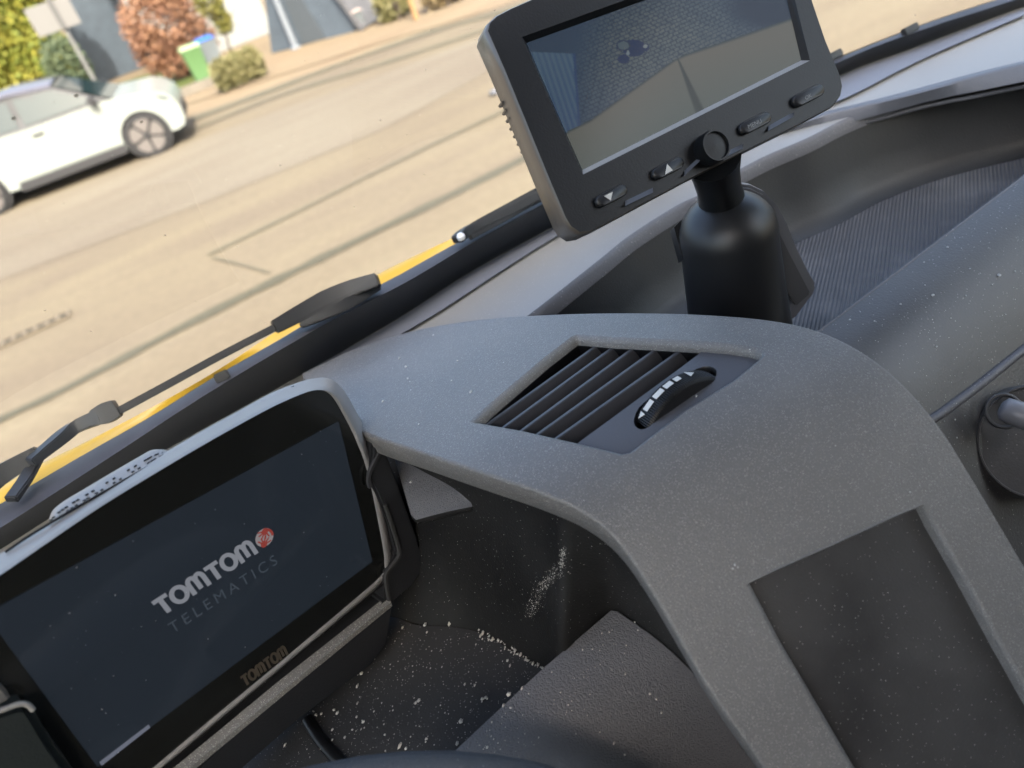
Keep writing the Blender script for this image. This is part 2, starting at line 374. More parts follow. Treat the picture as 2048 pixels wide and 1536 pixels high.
# ---- plants
def leaves(mb, c, rx, ry, rz, n, size, r, shell=0.55):
    c = Vector(c)
    for _ in range(n):
        d = Vector((r.gauss(0, 1), r.gauss(0, 1), r.gauss(0, 1))).normalized(); q = shell+(1-shell)*r.random()
        p = c+Vector((d.x*rx*q, d.y*ry*q, d.z*rz*q))
        a = Vector((r.gauss(0, 1), r.gauss(0, 1), r.gauss(0, 1))).normalized(); b = a.orthogonal().normalized(); s_ = size*(0.6+0.8*r.random())
        k = len(mb.v); mb.v += [p-a*s_, p+b*s_*0.55, p+a*s_, p-b*s_*0.55]; mb.f.append((k, k+1, k+2, k+3))
def leaf_mat(name, c, c2):
    m, t, b = mat(name); g_ = t.nodes.new('ShaderNodeNewGeometry')
    n = t.nodes.new('ShaderNodeTexNoise'); n.inputs['Scale'].default_value = 1.7; n.inputs['Detail'].default_value = 5
    tc = t.nodes.new('ShaderNodeTexCoord'); t.links.new(tc.outputs['Object'], n.inputs['Vector'])
    ad = t.nodes.new('ShaderNodeMath'); ad.operation = 'MULTIPLY_ADD'; ad.inputs[1].default_value = 0.5; ad.inputs[2].default_value = -0.25
    t.links.new(g_.outputs['Random Per Island'], ad.inputs[0])
    a2 = t.nodes.new('ShaderNodeMath'); t.links.new(ad.outputs[0], a2.inputs[0]); t.links.new(n.outputs[0], a2.inputs[1])
    mr = t.nodes.new('ShaderNodeMapRange'); mr.inputs[1].default_value = 0.3; mr.inputs[2].default_value = 0.7; t.links.new(a2.outputs[0], mr.inputs[0])
    mx = t.nodes.new('ShaderNodeMix'); mx.data_type = 'RGBA'; mx.inputs['A'].default_value = C3(c); mx.inputs['B'].default_value = C3(c2)
    t.links.new(mr.outputs[0], mx.inputs['Factor']); t.links.new(mx.outputs['Result'], b.inputs['Base Color'])
    b.inputs['Roughness'].default_value = 0.6; b.inputs['Specular IOR Level'].default_value = 0.3
    b.inputs['Subsurface Weight'].default_value = 0.0
    return m
M_bark = simple('bark', (0.05, 0.0375, 0.0275), 0.9, var=0.3, vs_=8)
def plant(name, base, clumps, lm, label, cat, trunk=None, leafn=700, size=0.11, group=None, seed=1, crown='crown'):
    t = thing(name, base, label, cat, group); r = random.Random(seed); mb = MB()
    for (dx, dy, z, rx, ry, rz) in clumps: leaves(mb, Vector(base)+Vector((dx, dy, z)), rx, ry, rz, int(leafn*rx*rz/0.6), size, r)
    obj(crown, mb, lm, t, 0, rec=False)
    if trunk:
        tb = MB(); h, r0 = trunk
        tb.tube([Vector(base)+Vector((0.03*r.gauss(0, 1)*i, 0.03*r.gauss(0, 1)*i, h*i/5)) for i in range(6)], [r0*(1-0.12*i) for i in range(6)])
        for k in range(4):
            d = Vector((r.gauss(0, 1), r.gauss(0, 1), 1.2)).normalized()
            tb.tube([Vector(base)+Vector((0, 0, h*0.6))+d*(h*0.15*i) for i in range(5)], [r0*(0.5-0.09*i) for i in range(5)], 6)
        obj('trunk', tb, M_bark, t)
    return t
L_lime = leaf_mat('lime_foliage', (0.0765, 0.0945, 0.0113), (0.162, 0.1485, 0.0203))
L_dark = leaf_mat('dark_foliage', (0.0315, 0.0473, 0.0248), (0.0585, 0.0743, 0.036))
L_red = leaf_mat('copper_foliage', (0.0945, 0.0428, 0.0248), (0.18, 0.0922, 0.0495))
L_dry = leaf_mat('dry_hedge_foliage', (0.0765, 0.072, 0.027), (0.1215, 0.108, 0.045))
L_yg = leaf_mat('yellow_green_foliage', (0.072, 0.072, 0.0113), (0.108, 0.0945, 0.018))
L_straw = leaf_mat('straw_foliage', (0.0765, 0.054, 0.0248), (0.135, 0.099, 0.0495))
def below(u, v, y): 
    d = ray(u, v); k = y/d.y; p = CAM+d*k; return p      # point on the ray at street depth y
p = below(30, 60, 26); plant('tree', (p.x-0.2, 26, 0), [(-0.5, 0, 2.3, 1.7, 1.2, 1.9), (0.35, -.2, 1.3, 1.0, .9, 1.2), (0.9, 0, 3.2, 1.0, .8, 1.0), (-1.6, 0, 1.5, 1.4, .9, 1.4)], L_lime,
      'tall lime green tree at the far left behind the white car', 'tree', (2.2, 0.14), 1700, 0.075, seed=2)
p = below(120, 110, 24); plant('shrub', (p.x, 24, 0), [(0, 0, 1.0, 0.55, .5, 0.9), (-0.3, 0, .6, .4, .4, .6)], L_dark, 'dark green shrub behind the pole of the grey road sign', 'shrub', (0.6, 0.05), 1900, 0.065, seed=3)
p = below(325, 60, 22.5); plant('tree', (p.x+.1, 22.5, 0), [(0, 0, 1.35, 1.05, .8, 0.9), (-0.5, 0, .8, .55, .5, .6), (.5, -.1, .75, .6, .5, .55), (.35, 0, 2.0, .7, .6, .6), (-.1, -.2, .45, .6, .45, .4)], L_red,
      'bushy copper red tree in front of the dark house wall', 'tree', (0.9, 0.07), 2300, 0.052, seed=4)
p = below(430, 40, 21); plant('tree', (p.x+.05, 21, 0), [(0, 0, 1.5, 0.34, .3, 0.42), (.1, 0, 1.0, .24, .2, .3)], L_yg, 'small yellow green tree between copper tree and white wall', 'tree', (1.2, 0.04), 3500, 0.05, seed=5)
hb = G(492, 168)
plant('hedge', hb, [(x_, 0, .32, .19, .24, .32) for x_ in (-.42, -.22, 0, .22, .38)]+[(x_, 0, .5, .2, .22, .18) for x_ in (-.3, 0, .3)], L_dry, 'low clipped dry hedge beside the green bin at the road edge', 'hedge', None, 5200, 0.045, seed=6, crown='foliage')
hb = G(880, 30)
for i, (u, v, sx, hh, lab) in enumerate([(800, 40, .45, .75, 'olive dry bush left of the orange post'), (900, 12, .55, .75, 'straw coloured dry bush right of the orange post')]):
    b0 = G(u, v); plant('bush', b0, [(0, .2, hh*.5, sx, .3, hh*.55), (sx*.5, .2, hh*.4, sx*.5, .25, hh*.4), (-sx*.5, .2, hh*.4, sx*.5, .25, hh*.42)], (L_dry, L_straw)[i], lab, 'bush', (hh*.5, .05), 1500, .075, seed=8+i, crown='foliage')
b0 = G(833, 40); t = thing('post', b0, 'orange brown wooden post standing between the two dry bushes', 'post')
obj('shaft', MB().loft([[b0+Vector((x_*.05, y_*.05, z_)) for x_, y_ in ((-1, -1), (1, -1), (1, 1), (-1, 1))] for z_ in (0, .5, 1.0)], True, (True, True)), simple('orange_wood', (0.189, 0.108, 0.045), 0.8, var=0.2), t, bev=.01)
obj('cap', MB().lathe(b0+Vector((0, 0, 1.0)), (0, 0, 1), [(.06, 0), (.06, .02), (.02, .05)], 10), simple('post_cap', (0.135, 0.0765, 0.036), 0.7), t)

# ---- road sign seen from the back
M_galv = simple('galvanised_grey', (0.125, 0.125, 0.1225), 0.5, 0.5, 0.3, var=0.1)
sy = 19; top = below(100, 5, sy); foot = Vector((top.x, sy, 0))
tp = thing('road_sign', foot, 'grey back of a road sign plate on a leaning view of its pole', 'road sign')
tp['label'] = 'blank grey back of a road sign on a slim grey pole behind the car'
obj('pole', MB().tube([foot, Vector((top.x, sy, 3.1))], 0.04, 12), M_galv, tp)
c = below(106, 33, sy-.05)
obj('sign_plate', MB().bb(c.x-.42, sy-.07, c.z-.26, c.x+.42, sy-.055, c.z+.26), simple('sign_back', (0.095, 0.0925, 0.09), 0.5), tp, bev=.006)
for dz in (-.14, .14): obj('bracket', MB().bb(c.x-.1, sy-.06, c.z+dz-.025, c.x+.1, sy+.05, c.z+dz+.025), M_galv, tp)
obj('clamp_bar', MB().bb(top.x-.045, sy-.105, c.z-.25, top.x+.045, sy-.075, c.z+.3), simple('dark_clamp', (0.045, 0.045, 0.045), 0.6), tp)

# ---- houses
M_render = simple('white_render', (0.18, 0.1845, 0.18), 0.85, 0.2, var=0.06, vs_=3)
M_shaded = simple('shaded_render', (0.045, 0.0575, 0.0725), 0.8, 0.3, var=0.12, vs_=4)  # shade on the far walls put into the colour as blue-grey
M_roof = simple('grey_roof_tile', (0.065, 0.065, 0.07), 0.8, var=0.2, vs_=5)
M_frame = simple('white_frame', (0.3, 0.31, 0.31), 0.5); M_pane = simple('dark_pane', (0.02, 0.03, 0.04), 0.1, 0.8)
M_steel = simple('pale_grey_metal', (0.12, 0.135, 0.155), 0.5)
def house(name, x0, y0, x1, y1, zw, zr, wall, label, windows, seed=0, ridge='x'):
    t = thing(name, ((x0+x1)/2, y0, 0), label, 'house')
    obj('wall', MB().bb(x0, y0, 0, x1, y1, zw), wall, t)
    e = 0.3; ym = (y0+y1)/2; xm = (x0+x1)/2
    if ridge == 'x':
        A = [(x0-e, y0-e, zw), (x1+e, y0-e, zw), (x1+e, ym, zr), (x0-e, ym, zr)]; B = [(x0-e, y1+e, zw), (x1+e, y1+e, zw), (x1+e, ym, zr), (x0-e, ym, zr)]
    else:
        A = [(x0-e, y0-e, zw), (x0-e, y1+e, zw), (xm, y1+e, zr), (xm, y0-e, zr)]; B = [(x1+e, y0-e, zw), (x1+e, y1+e, zw), (xm, y1+e, zr), (xm, y0-e, zr)]
    mb = MB(); mb.prism([Vector(p) for p in A], (0, 0, .12)); mb.prism([Vector(p) for p in B], (0, 0, .12)); obj('roof', mb, M_roof, t, 0)
    for (a0, z0, a1, z1) in windows:
        f = obj('window', MB().bb(a0, y0-.05, z0, a1, y0-.003, z1), M_frame, t, bev=.01)
        obj('pane', MB().bb(a0+.07, y0-.062, z0+.07, a1-.07, y0-.052, z1-.07), M_pane, f, 0)
    return t
pl = below(420, 60, 17.0); pr = below(545, 60, 17.0); po = below(560, 60, 17.0); pq = below(700, 40, 17)
hx0 = below(455, 60, 25).x; hx1 = below(537, 40, 25).x
house('house', hx0-2.2, 25, hx1, 33, 3.4, 5.2, M_render, 'white rendered house with its gable end beside the dark lean-to', [(hx0-1.7, 1.2, hx0-.6, 2.4)], ridge='y')
sx0 = below(135, 60, 28.6).x; sx1 = below(262, 60, 28.6).x
house('house', sx0, 28.6, sx1+3.4, 37, 4.4, 6.4, M_shaded, 'house wall in painted blue grey shade behind the copper red tree', [(sx1+.6, 1.6, sx1+1.6, 2.7)])
# dark steep lean-to beside the white house
a0 = G(533, 113); a1 = G(716, 66); t = thing('shed', (a0+a1)/2, 'dark blue grey steep roofed shed right of the white house', 'shed')
dx = (a1-a0); dx.z = 0; nn = Vector((-dx.y, dx.x, 0)).normalized()
if nn.y < 0: nn = -nn
A = [a0, a0+dx, a0+dx*.62+Vector((0, 0, 2.5)), a0+dx*0.36+Vector((0, 0, 2.5))]
obj('wall', MB().prism([p+nn*.25 for p in A], nn*3.0), M_shaded, t, 0)
obj('roof', MB().prism([a0+dx*1.01+nn*.1, a0+dx*1.04+nn*.1+Vector((0, 0, .05)), a0+dx*.65+nn*.1+Vector((0, 0, 2.62)), a0+dx*.62+nn*.1+Vector((0, 0, 2.53))], nn*3.3), M_roof, t, 0)
obj('door', MB().prism([a0+dx*q+nn*.235+Vector((0, 0, z_)) for q, z_ in ((.36, .02), (.62, .02), (.5, 1.25), (.36, 1.5))], nn*.03), simple('dusky_door', (0.035, 0.0425, 0.05), 0.6), t, 0)
b0 = G(592, 97); t = thing('lamp_post', b0, 'pale grey metal pole standing in front of the dark shed', 'pole')
obj('shaft', MB().tube([b0, b0+Vector((0, 0, 3.4))], [.075, .06], 14), M_steel, t); obj('base_plate', MB().lathe(b0, (0, 0, 1), [(.13, 0), (.13, .04), (.08, .06)], 14), M_steel, t)

# ---- bins and a low wall
def wheelie(base, wd, h, body, lid, label, lidtilt=0.0, group=None):
    t = thing('wheelie_bin', base, label, 'wheelie bin', group); B = Vector(base)
    L = [[B+Vector((x_*wd*s_/2, y_*wd*s_*.55, z_)) for x_, y_ in ((-1, -1), (1, -1), (1, 1), (-1, 1))] for z_, s_ in ((.06, .78), (h*.9, 1.0), (h*.93, 1.06), (h*.96, 1.06))]
    obj('body', MB().loft(L, True, (True, True)), body, t, bev=.012)
    lm = MB().loft([[B+Vector((x_*wd*s_/2, y_*wd*s_*.57, z_+ (y_+1)*lidtilt)) for x_, y_ in ((-1, -1), (1, -1), (1, 1), (-1, 1))] for z_, s_ in ((h*.965, 1.12), (h*.99, 1.12), (h*1.05, .85))], True, (True, True))
    obj('lid', lm, lid, t, bev=.01)
    for s_ in (-1, 1): obj('wheel', MB().lathe(B+Vector((s_*wd*.42, wd*.45, .09)), (1, 0, 0), [(.09, -.02), (.09, .02)], 14), M_black, t)
    obj('handle', MB().tube([B+Vector((-wd*.4, wd*.62, h*.97)), B+Vector((wd*.4, wd*.62, h*.97))], .015), M_black, t)
    return t
M_gbin = simple('green_bin', (0.065, 0.13, 0.05), 0.45); M_glid = simple('pale_green_lid', (0.18, 0.24, 0.13), 0.4)
M_gry = simple('grey_bin', (0.1, 0.115, 0.125), 0.5); M_blu = simple('blue_plastic', (0.0225, 0.08, 0.275), 0.4)
bb0 = G(415, 172); wheelie(bb0, .42, .86, M_gbin, M_glid, 'green wheelie bin with a pale green lid beside the hedge')
bb1 = bb0+Vector((.42, .55, 0)); wheelie(bb1, .40, .86, M_gry, M_blu, 'grey wheelie bin with a bright blue lid behind the hedge')
bb2 = G(722, 60); wheelie(bb2, .26, .42, M_gry, simple('pink_lid', (0.25, 0.2, 0.18), 0.5), 'small grey bin standing at the foot of the dark shed')
wl = [G(290, 172), G(385, 140), G(440, 158)]
a, b_ = G(352, 206), G(440, 170); nb = 7
t = thing('garden_wall', (a+b_)/2, 'low grey garden wall between the car bonnet and the copper tree', 'wall')
M_blk = simple('grey_block', (0.1134, 0.0987, 0.0798), 0.9, var=0.15, vs_=5)
dv = (b_-a)/nb
for r_ in range(1):
    for i in range(nb):
        q = a+dv*(i+.5*(r_ % 2)); obj('block', MB().box(q+dv*.5+Vector((0, .25+.01*rnd.random(), .1+.2*r_)), dv*.485, (0, .07, 0), (0, 0, .095)), M_blk, t, bev=.006)

# ---- the white car
def make_car():
    fc = G(316, 309); ya = R_(-7); AX = Vector((math.cos(ya), math.sin(ya), 0)); LY = Vector((-math.sin(ya), math.cos(ya), 0))
    O = fc+LY*0.86                               # centre line under the front axle
    KC = .98
    def P(x, y, z): return O+(AX*(x*.82 if x > .41 else x)+LY*y+Vector((0, 0, z)))*KC
    t = thing('parked_car', O, 'white car with dark roof facing right across the road', 'car')
    Mw = simple('white_car_paint', (0.175, 0.19, 0.178), 0.22, 0.6); Mr = simple('dark_roof_paint', (0.07, 0.065, 0.0725), 0.25, 0.6)
    Mg = simple('car_glass', (0.012, 0.022, 0.024), 0.05, 0.3); Mt = simple('tyre', (0.012, 0.012, 0.0132), 0.8); Mal = simple('alloy', (0.15, 0.1375, 0.1325), 0.3, 0.5, 0.5)
    Mb = simple('black_car_parts', (0.011, 0.011, 0.013), 0.6)
    WB = -2.78; RA = 0.40
    def arch(cx): return [(cx+RA*math.cos(R_(a_)), .34+RA*math.sin(R_(a_))) for a_ in range(190, -11, -10)]
    lo = [(-3.45, .55), (-3.40, .26)]+[(x_, max(z_, .22)) for x_, z_ in arch(WB)][0:0]
    prof = [(-3.42, .30)]+arch(WB)+[(-2.0, .24), (-.6, .24)]+arch(0)+[(.60, .26), (.78, .30), (.85, .42), (.86, .60), (.80, .76), (.66, .88), (.35, .97), (-.35, 1.05), (-1.5, 1.05), (-2.6, 1.08), (-3.3, 1.10), (-3.48, .95), (-3.5, .55)]
    n = len(prof); half = .88
    def sec(y, inset): 
        out = []
        for x_, z_ in prof:
            k = inset*(1 if z_ > .9 else (.55 if z_ > .5 else .25)); out.append(P(x_*(1-.02*inset/.1) if x_ > .5 else x_, y, z_-k*.6 if z_ > .85 else z_))
        return out
    mb = MB().loft([sec(-half+.07, .11), sec(-half+.02, .03), sec(-half, 0)][::-1][0:1]+[sec(-half+.02, .0)]+[sec(half-.02, 0), sec(half, 0)], True, (True, True))
    body = obj('body', mb, Mw, t, 35)
    # shoulders and bonnet
    def band(z0, z1, x0, x1): pass
    cab = [(-.25, 1.03), (-1.05, 1.50), (-1.7, 1.57), (-2.6, 1.55), (-3.15, 1.42), (-3.42, 1.08)]
    def csec(yb, yt):
        return [P(x_, yb if z_ < 1.1 else yt, z_) for x_, z_ in cab]
    cm = MB(); L0 = csec(-.84, -.62); L1 = csec(.84, .62); cm.loft([L0, L1], True, (True, True)); obj('cabin', cm, Mb, t, 0)
    rf = MB(); rp = [(-1.0, 1.49), (-1.7, 1.58), (-2.6, 1.56), (-3.15, 1.43)]
    rf.loft([[P(x_, y_*.66, z_+dz) for x_, z_ in rp] for y_, dz in ((-1, -.02), (-.9, .02), (0, .045), (.9, .02), (1, -.02))], False); obj('roof', rf, Mr, t)
    obj('windscreen', MB().add([P(-.22, -.80, 1.045), P(-.22, .80, 1.045), P(-1.03, .60, 1.51), P(-1.03, -.60, 1.51)], [(0, 1, 2, 3)]), Mg, t, 0)
    for s_ in (-1, 1):
        def W(x_, z_, o_=.012): 
            k = (z_-1.03)/.50; return P(x_, s_*(.84-.22*k+o_), z_)
        for nm, q in (('side_window', [(-.42, 1.09), (-1.02, 1.43), (-1.62, 1.49), (-1.62, 1.10)]), ('side_window', [(-1.72, 1.10), (-1.72, 1.49), (-2.55, 1.47), (-2.75, 1.13)])):
            obj(nm, MB().add([W(*a_) for a_ in q], [(0, 1, 2, 3)]), Mg, t, 0)
        obj('door_mirror', MB().box(P(-.50, s_*.98, 1.12), AX*.06, LY*.09, (0, 0, .07)), Mb, t, bev=.03)
        obj('sill_shadow', MB().box(P(-1.3, s_*.885, .27), AX*.88, LY*.012, (0, 0, .07)), Mb, t, bev=.01)  # dark strip: sill with the shadow under the body painted in
        hl = obj('headlight', MB().prism([P(.83, s_*.86, .72), P(.62, s_*.892, .83), P(.50, s_*.892, .86), P(.68, s_*.892, .76)], LY*(-s_*.05)), Mg, t, 0)
        obj('door', MB().prism([P(x_, s_*.882, z_) for x_, z_ in ((-.45, .36), (-.45, 1.0), (-1.66, 1.03), (-1.66, .36))], LY*s_*.012), Mw, t, bev=.008)
        obj('door', MB().prism([P(x_, s_*.882, z_) for x_, z_ in ((-1.69, .36), (-1.69, 1.03), (-2.55, 1.04), (-2.3, .70), (-2.15, .36))], LY*s_*.012), Mw, t, bev=.008)
        for hx in (-1.50, -2.38): obj('door_handle', MB().box(P(hx, s_*.905, .93), AX*.09, LY*.012, (0, 0, .018)), Mb, t, bev=.006)
        for wx in (0, WB):
            c = P(wx, s_*.80, .335)
            wh = obj('wheel', MB().lathe(c, LY*s_, [(.20, -.10), (.325, -.10), (.338, -.06), (.338, .05), (.325, .085), (.285, .09), (.275, .05)], 36), Mt, t)
            obj('arch_liner', MB().lathe(P(wx, s_*.70, .34), LY*s_, [(.39, -.2), (.39, .12)], 24), Mb, t)
            rm = MB()
            for k in range(5):
                a_ = 2*math.pi*k/5+.3; pts = []
                for da, rr in ((-.12, .05), (-.52, .17), (-.52, .262), (-.2, .275), (.2, .275), (.52, .262), (.52, .17), (.12, .05)):
                    pts.append(c+LY*s_*.082+AX*(rr*math.cos(a_+da))+Vector((0, 0, rr*math.sin(a_+da))))
                rm.prism(pts, LY*(-s_*.03))
            obj('rim', rm, Mal, wh, 0, bev=.006)
            obj('hub_cap', MB().lathe(c, LY*s_, [(.05, .07), (.045, .095), (.0, .1)], 14), Mb, wh)
    obj('lower_grille', MB().box(P(.855, 0, .45), AX*.012, LY*.55, (0, 0, .09)), Mb, t, bev=.01)
    obj('door_sign', MB().box(P(-.86, -.9, .70), AX*.16, LY*.004, (0, 0, .14)), M_white, t, 0)
    obj('door_sign', MB().box(P(-1.38, -.9, .68), AX*.28, LY*.004, (0, 0, .07)), M_white, t, 0)
make_car()

# =================================================================== the van
van = thing('van', (0.3, 0, 0), 'yellow van seen from its cab with grey dashboard and black wipers', 'van')
HD = 0.25                                       # dash top below the eye
LOW = [(-420, 1340), (-150, 1185), (0, 1100), (200, 975), (400, 862), (625, 738), (700, 694), (807, 631), (920, 557), (1042, 489), (1120, 448), (1300, 352), (1480, 252), (1677, 154), (1810, 105), (1902, 70), (2048, 17), (2250, -40), (2500, -95)]
UPP = [(-420, 1262), (-150, 1130), (0, 1047), (180, 930), (289, 860), (429, 763), (546, 695), (684, 619), (817, 553), (920, 492), (1000, 445), (1090, 399), (1300, 290), (1480, 205), (1671, 121), (1818, 60), (2009, 0), (2250, -70), (2500, -125)]
base = [U(p.x, p.y, HD+.004) for p in cr([(a_, b_, 0) for a_, b_ in LOW], 5)]
gdir = Vector((0, -0.62, 0.78)).normalized()
def side_of(p, P):                              # >0 when pixel p lies below polyline P (sampled in x)
    for a_, b_ in zip(P, P[1:]):
        if a_[0] <= p[0] <= b_[0]: return p[1]-(a_[1]+(b_[1]-a_[1])*(p[0]-a_[0])/(b_[0]-a_[0]))
    return 1
fr_top = []
for p in base:
    lo_, hi_ = 0.0, 0.2
    for _ in range(24):
        m_ = (lo_+hi_)/2
        if side_of(PX(p+gdir*m_), UPP) > 0: lo_ = m_
        else: hi_ = m_
    fr_top.append(min(max(lo_, .012), .08))
k_ = len(base)
fr_top = [sum(fr_top[max(0, i-3):i+4])/len(fr_top[max(0, i-3):i+4]) for i in range(k_)]
gl = MB(); NW = 14
for j in range(NW): pass
loops = [[p+gdir*(.97*j/NW)+Vector((0, 0.02*math.sin(math.pi*j/NW), 0)) for p in base] for j in range(NW+1)]
gl.loft(loops, False)
ws = obj('windscreen', gl, M_glass, van, 60)
ins = Vector((0, -.0025, -.002))
fb = MB().loft([[p+gdir*(-.012)+ins for p in base], [p+gdir*(fr_top[i]*.5)+ins for i, p in enumerate(base)], [p+gdir*fr_top[i]+ins for i, p in enumerate(base)]], False)
obj('black_border', fb, M_frit, ws, 60)
gsp = MB(); gbv = BVHTree.FromPolygons([tuple(p) for p in gl.v], gl.f); rq = random.Random(9)
for u, v, r0_ in [(152, 190, 7), (27, 236, 6), (283, 243, 5), (992, 182, 3), (560, 330, 2), (330, 470, 2), (760, 240, 2.4), (640, 520, 2), (90, 620, 2.2), (470, 90, 2), (860, 60, 2), (1830, 30, 2)]+[(rq.uniform(0, 1050), rq.uniform(0, 700), .8+rq.random()) for _ in range(60)]:
    h_ = gbv.ray_cast(CAM, ray(u, v).normalized())
    if h_[0]:
        n_ = h_[1] if h_[1].dot(CAM-h_[0]) > 0 else -h_[1]; a_ = n_.orthogonal().normalized(); b_ = n_.cross(a_); z_ = r0_*(h_[0]-CAM).dot(fw)/FPX*.7
        gsp.add([h_[0]+n_*.0002+(a_*math.cos(k*math.pi/3)+b_*math.sin(k*math.pi/3))*z_*(.8+.4*rq.random()) for k in range(6)], [tuple(range(6))])
o_ = obj('glass_specks', gsp, simple('dried_speck', (.30, .29, .26), .7), ws, 0); o_['kind'] = 'stuff'
# cowl, bonnet, wipers outside the glass
def U2(P, h): return [U(p[0], p[1], h) for p in P]
def v3(P): return [(a_, b_, 0) for a_, b_ in P]
YLO = [(-420, 1235), (-150, 1090), (0, 1008), (60, 972), (180, 902), (297, 836), (423, 757), (561, 678), (690, 600), (770, 565), (911, 487), (1090, 394), (1300, 285), (1671, 118), (2009, -5), (2500, -130)]
lo_l = [(p.x, p.y) for p in resamp(cr(v3(YLO), 6), 60)]
up_l = [(p.x, p.y) for p in resamp(cr(v3([(u, v+26) for u, v in UPP]), 6), 60)]
cw = MB().loft([U2(lo_l, .262), U2(lo_l, .250), [U(a_[0]*.5+b_[0]*.5, a_[1]*.5+b_[1]*.5, .249) for a_, b_ in zip(lo_l, up_l)], U2(up_l, .252)], False)
obj('cowl_trim', cw, M_trim, van, 60)
YUP = [(-420, 1190), (-150, 1062), (0, 976), (84, 928), (180, 881), (326, 804), (444, 736), (546, 668), (640, 614), (757, 549), (830, 513), (905, 478), (960, 452), (1300, 282), (1671, 117), (2009, -5), (2500, -132)]
ylo2 = [(p.x, p.y+5) for p in resamp(cr(v3(YLO), 6), 80)]; yup = [(p.x, p.y) for p in resamp(cr(v3(YUP), 6), 80)]
A0 = U2(ylo2, .264); A2 = U2([(a_, b_-1) for a_, b_ in yup], .2585)
bn = MB().loft([A0, [(a_*.5+b_*.5)+Vector((0, 0, .001)) for a_, b_ in zip(A0, A2)], A2, [p+Vector((0, .03, -.022)) for p in A2], [p+Vector((0, .12, -.09)) for p in A2], [p+Vector((0, .3, -.26)) for p in A2], [p+Vector((0, .42, -.5)) for p in A2]], False)
obj('bonnet', bn, M_yel, van, 60)
UPV = Vector((0, 0, 1))
def wiper(parts, nm='wiper'):
    w_ = None
    for (n_, P, wd, th, h) in parts:
        pts = [U(p.x, p.y, h) for p in cr(v3(P), 5)]
        dep = sum((p-CAM).dot(fw) for p in pts)/len(pts)
        wv = wd if not isinstance(wd, list) else [q.x for q in resamp([(x_, 0, 0) for x_ in wd], len(pts)-1)]
        sc = dep/FPX
        wv = [x_*sc for x_ in wv] if isinstance(wv, list) else wv*sc
        mb = MB().ribbon(pts, wv, th, up)
        if w_ is None: w_ = obj(n_, mb, M_wip, van, 40, bev=.0008)
        else: obj(n_, mb, M_wip, w_, 40, bev=.0008)
    return w_
wiper([('wiper', [(228, 827), (330, 772), (440, 712), (550, 655)], 15, .006, .236),
       ('arm_cover', [(548, 655), (620, 616), (690, 583), (757, 560)], [27, 34, 38, 26], .012, .236),
       ('arm_joint', [(600, 652), (680, 615), (757, 572)], [10, 26, 16], .010, .243),
       ('blade_clip', [(190, 836), (205, 830), (236, 815)], [26, 42, 34], .012, .234),
       ('arm', [(60, 925), (100, 893), (150, 855), (205, 832)], [16, 22, 28, 26], .010, .234),
       ('blade_end', [(-60, 990), (0, 950), (78, 905)], [44, 46, 30], .014, .236),
       ('arm_rod', [(75, 915), (50, 960), (22, 1000)], [13, 14, 16], .008, .240)])
wiper([('wiper', [(913, 480), (935, 462), (1000, 428), (1100, 376), (1180, 335), (1500, 190)], [14, 26, 26, 24, 20, 16], .010, .240),
       ('blade', [(940, 476), (1000, 444), (1120, 380), (1500, 200)], 9, .008, .245)])
obj('washer_jet', MB().lathe(U(922, 474, .238), (0, 0, 1), [(.003, -.002), (.0035, .001), (.002, .003)], 10), simple('jet_chrome', (0.6, 0.6, 0.6), 0.3), van)
for u, v in ((1820, 58), (1668, 110), (444, 752)): obj('trim_clip', MB().ribbon([U(u-14, v+8, .247), U(u+14, v-6, .247)], .007, .006, up), M_wip, van, bev=.001)

# ---- dash top
DZ = CAM.z-HD
RIM = [(2500, 30), (2250, 78), (2048, 125), (1843, 180), (1700, 233), (1614, 276), (1530, 312), (1455, 352), (1404, 387), (1353, 411), (1260, 470), (1200, 518), (1091, 604), (1049, 636), (980, 690), (960, 720)]
rim = [U(p.x, p.y, HD) for p in cr(v3(RIM), 5)]
# driver side roll line of the cowl (bends down towards the driver)
b1, b2 = U(800, 962, HD), U(935, 972, HD); bl = (b2-b1); bl.z = 0; bl.normalize(); bm_ = Vector((bl.y, -bl.x, 0))
if bm_.y > 0: bm_ = -bm_
def soft(s, a_): return 0.5*(s+math.sqrt(s*s+a_*a_))
def Hdeck(x, y):
    s = (Vector((x, y, 0))-b1).dot(bm_); k = 1 if x < .12 else 0
    return DZ
cow_px = [(960, 720), (930, 860), (900, 930)]
dk = [U(p[0], p[1], HD) for p in [(a_, b_+8) for a_, b_ in LOW]][::1]
outl = [Vector((p.x, p.y+.004, 0)) for p in base]+[Vector((p.x, p.y, 0)) for p in rim]
q0 = U(905, 930, HD); 
outl += [Vector((q0.x, q0.y+.06, 0)), Vector((q0.x-.01, q0.y+.03, 0)), Vector((U(700, 810, HD).x, U(700, 810, HD).y, 0)), Vector((U(100, 1160, HD).x, U(100, 1160, HD).y, 0))]
outl = [Vector((p.x, p.y, 0)) for p in outl]
dash = obj('dashboard', sheet(outl, [], Hdeck, .012), M_deck, van, 50)
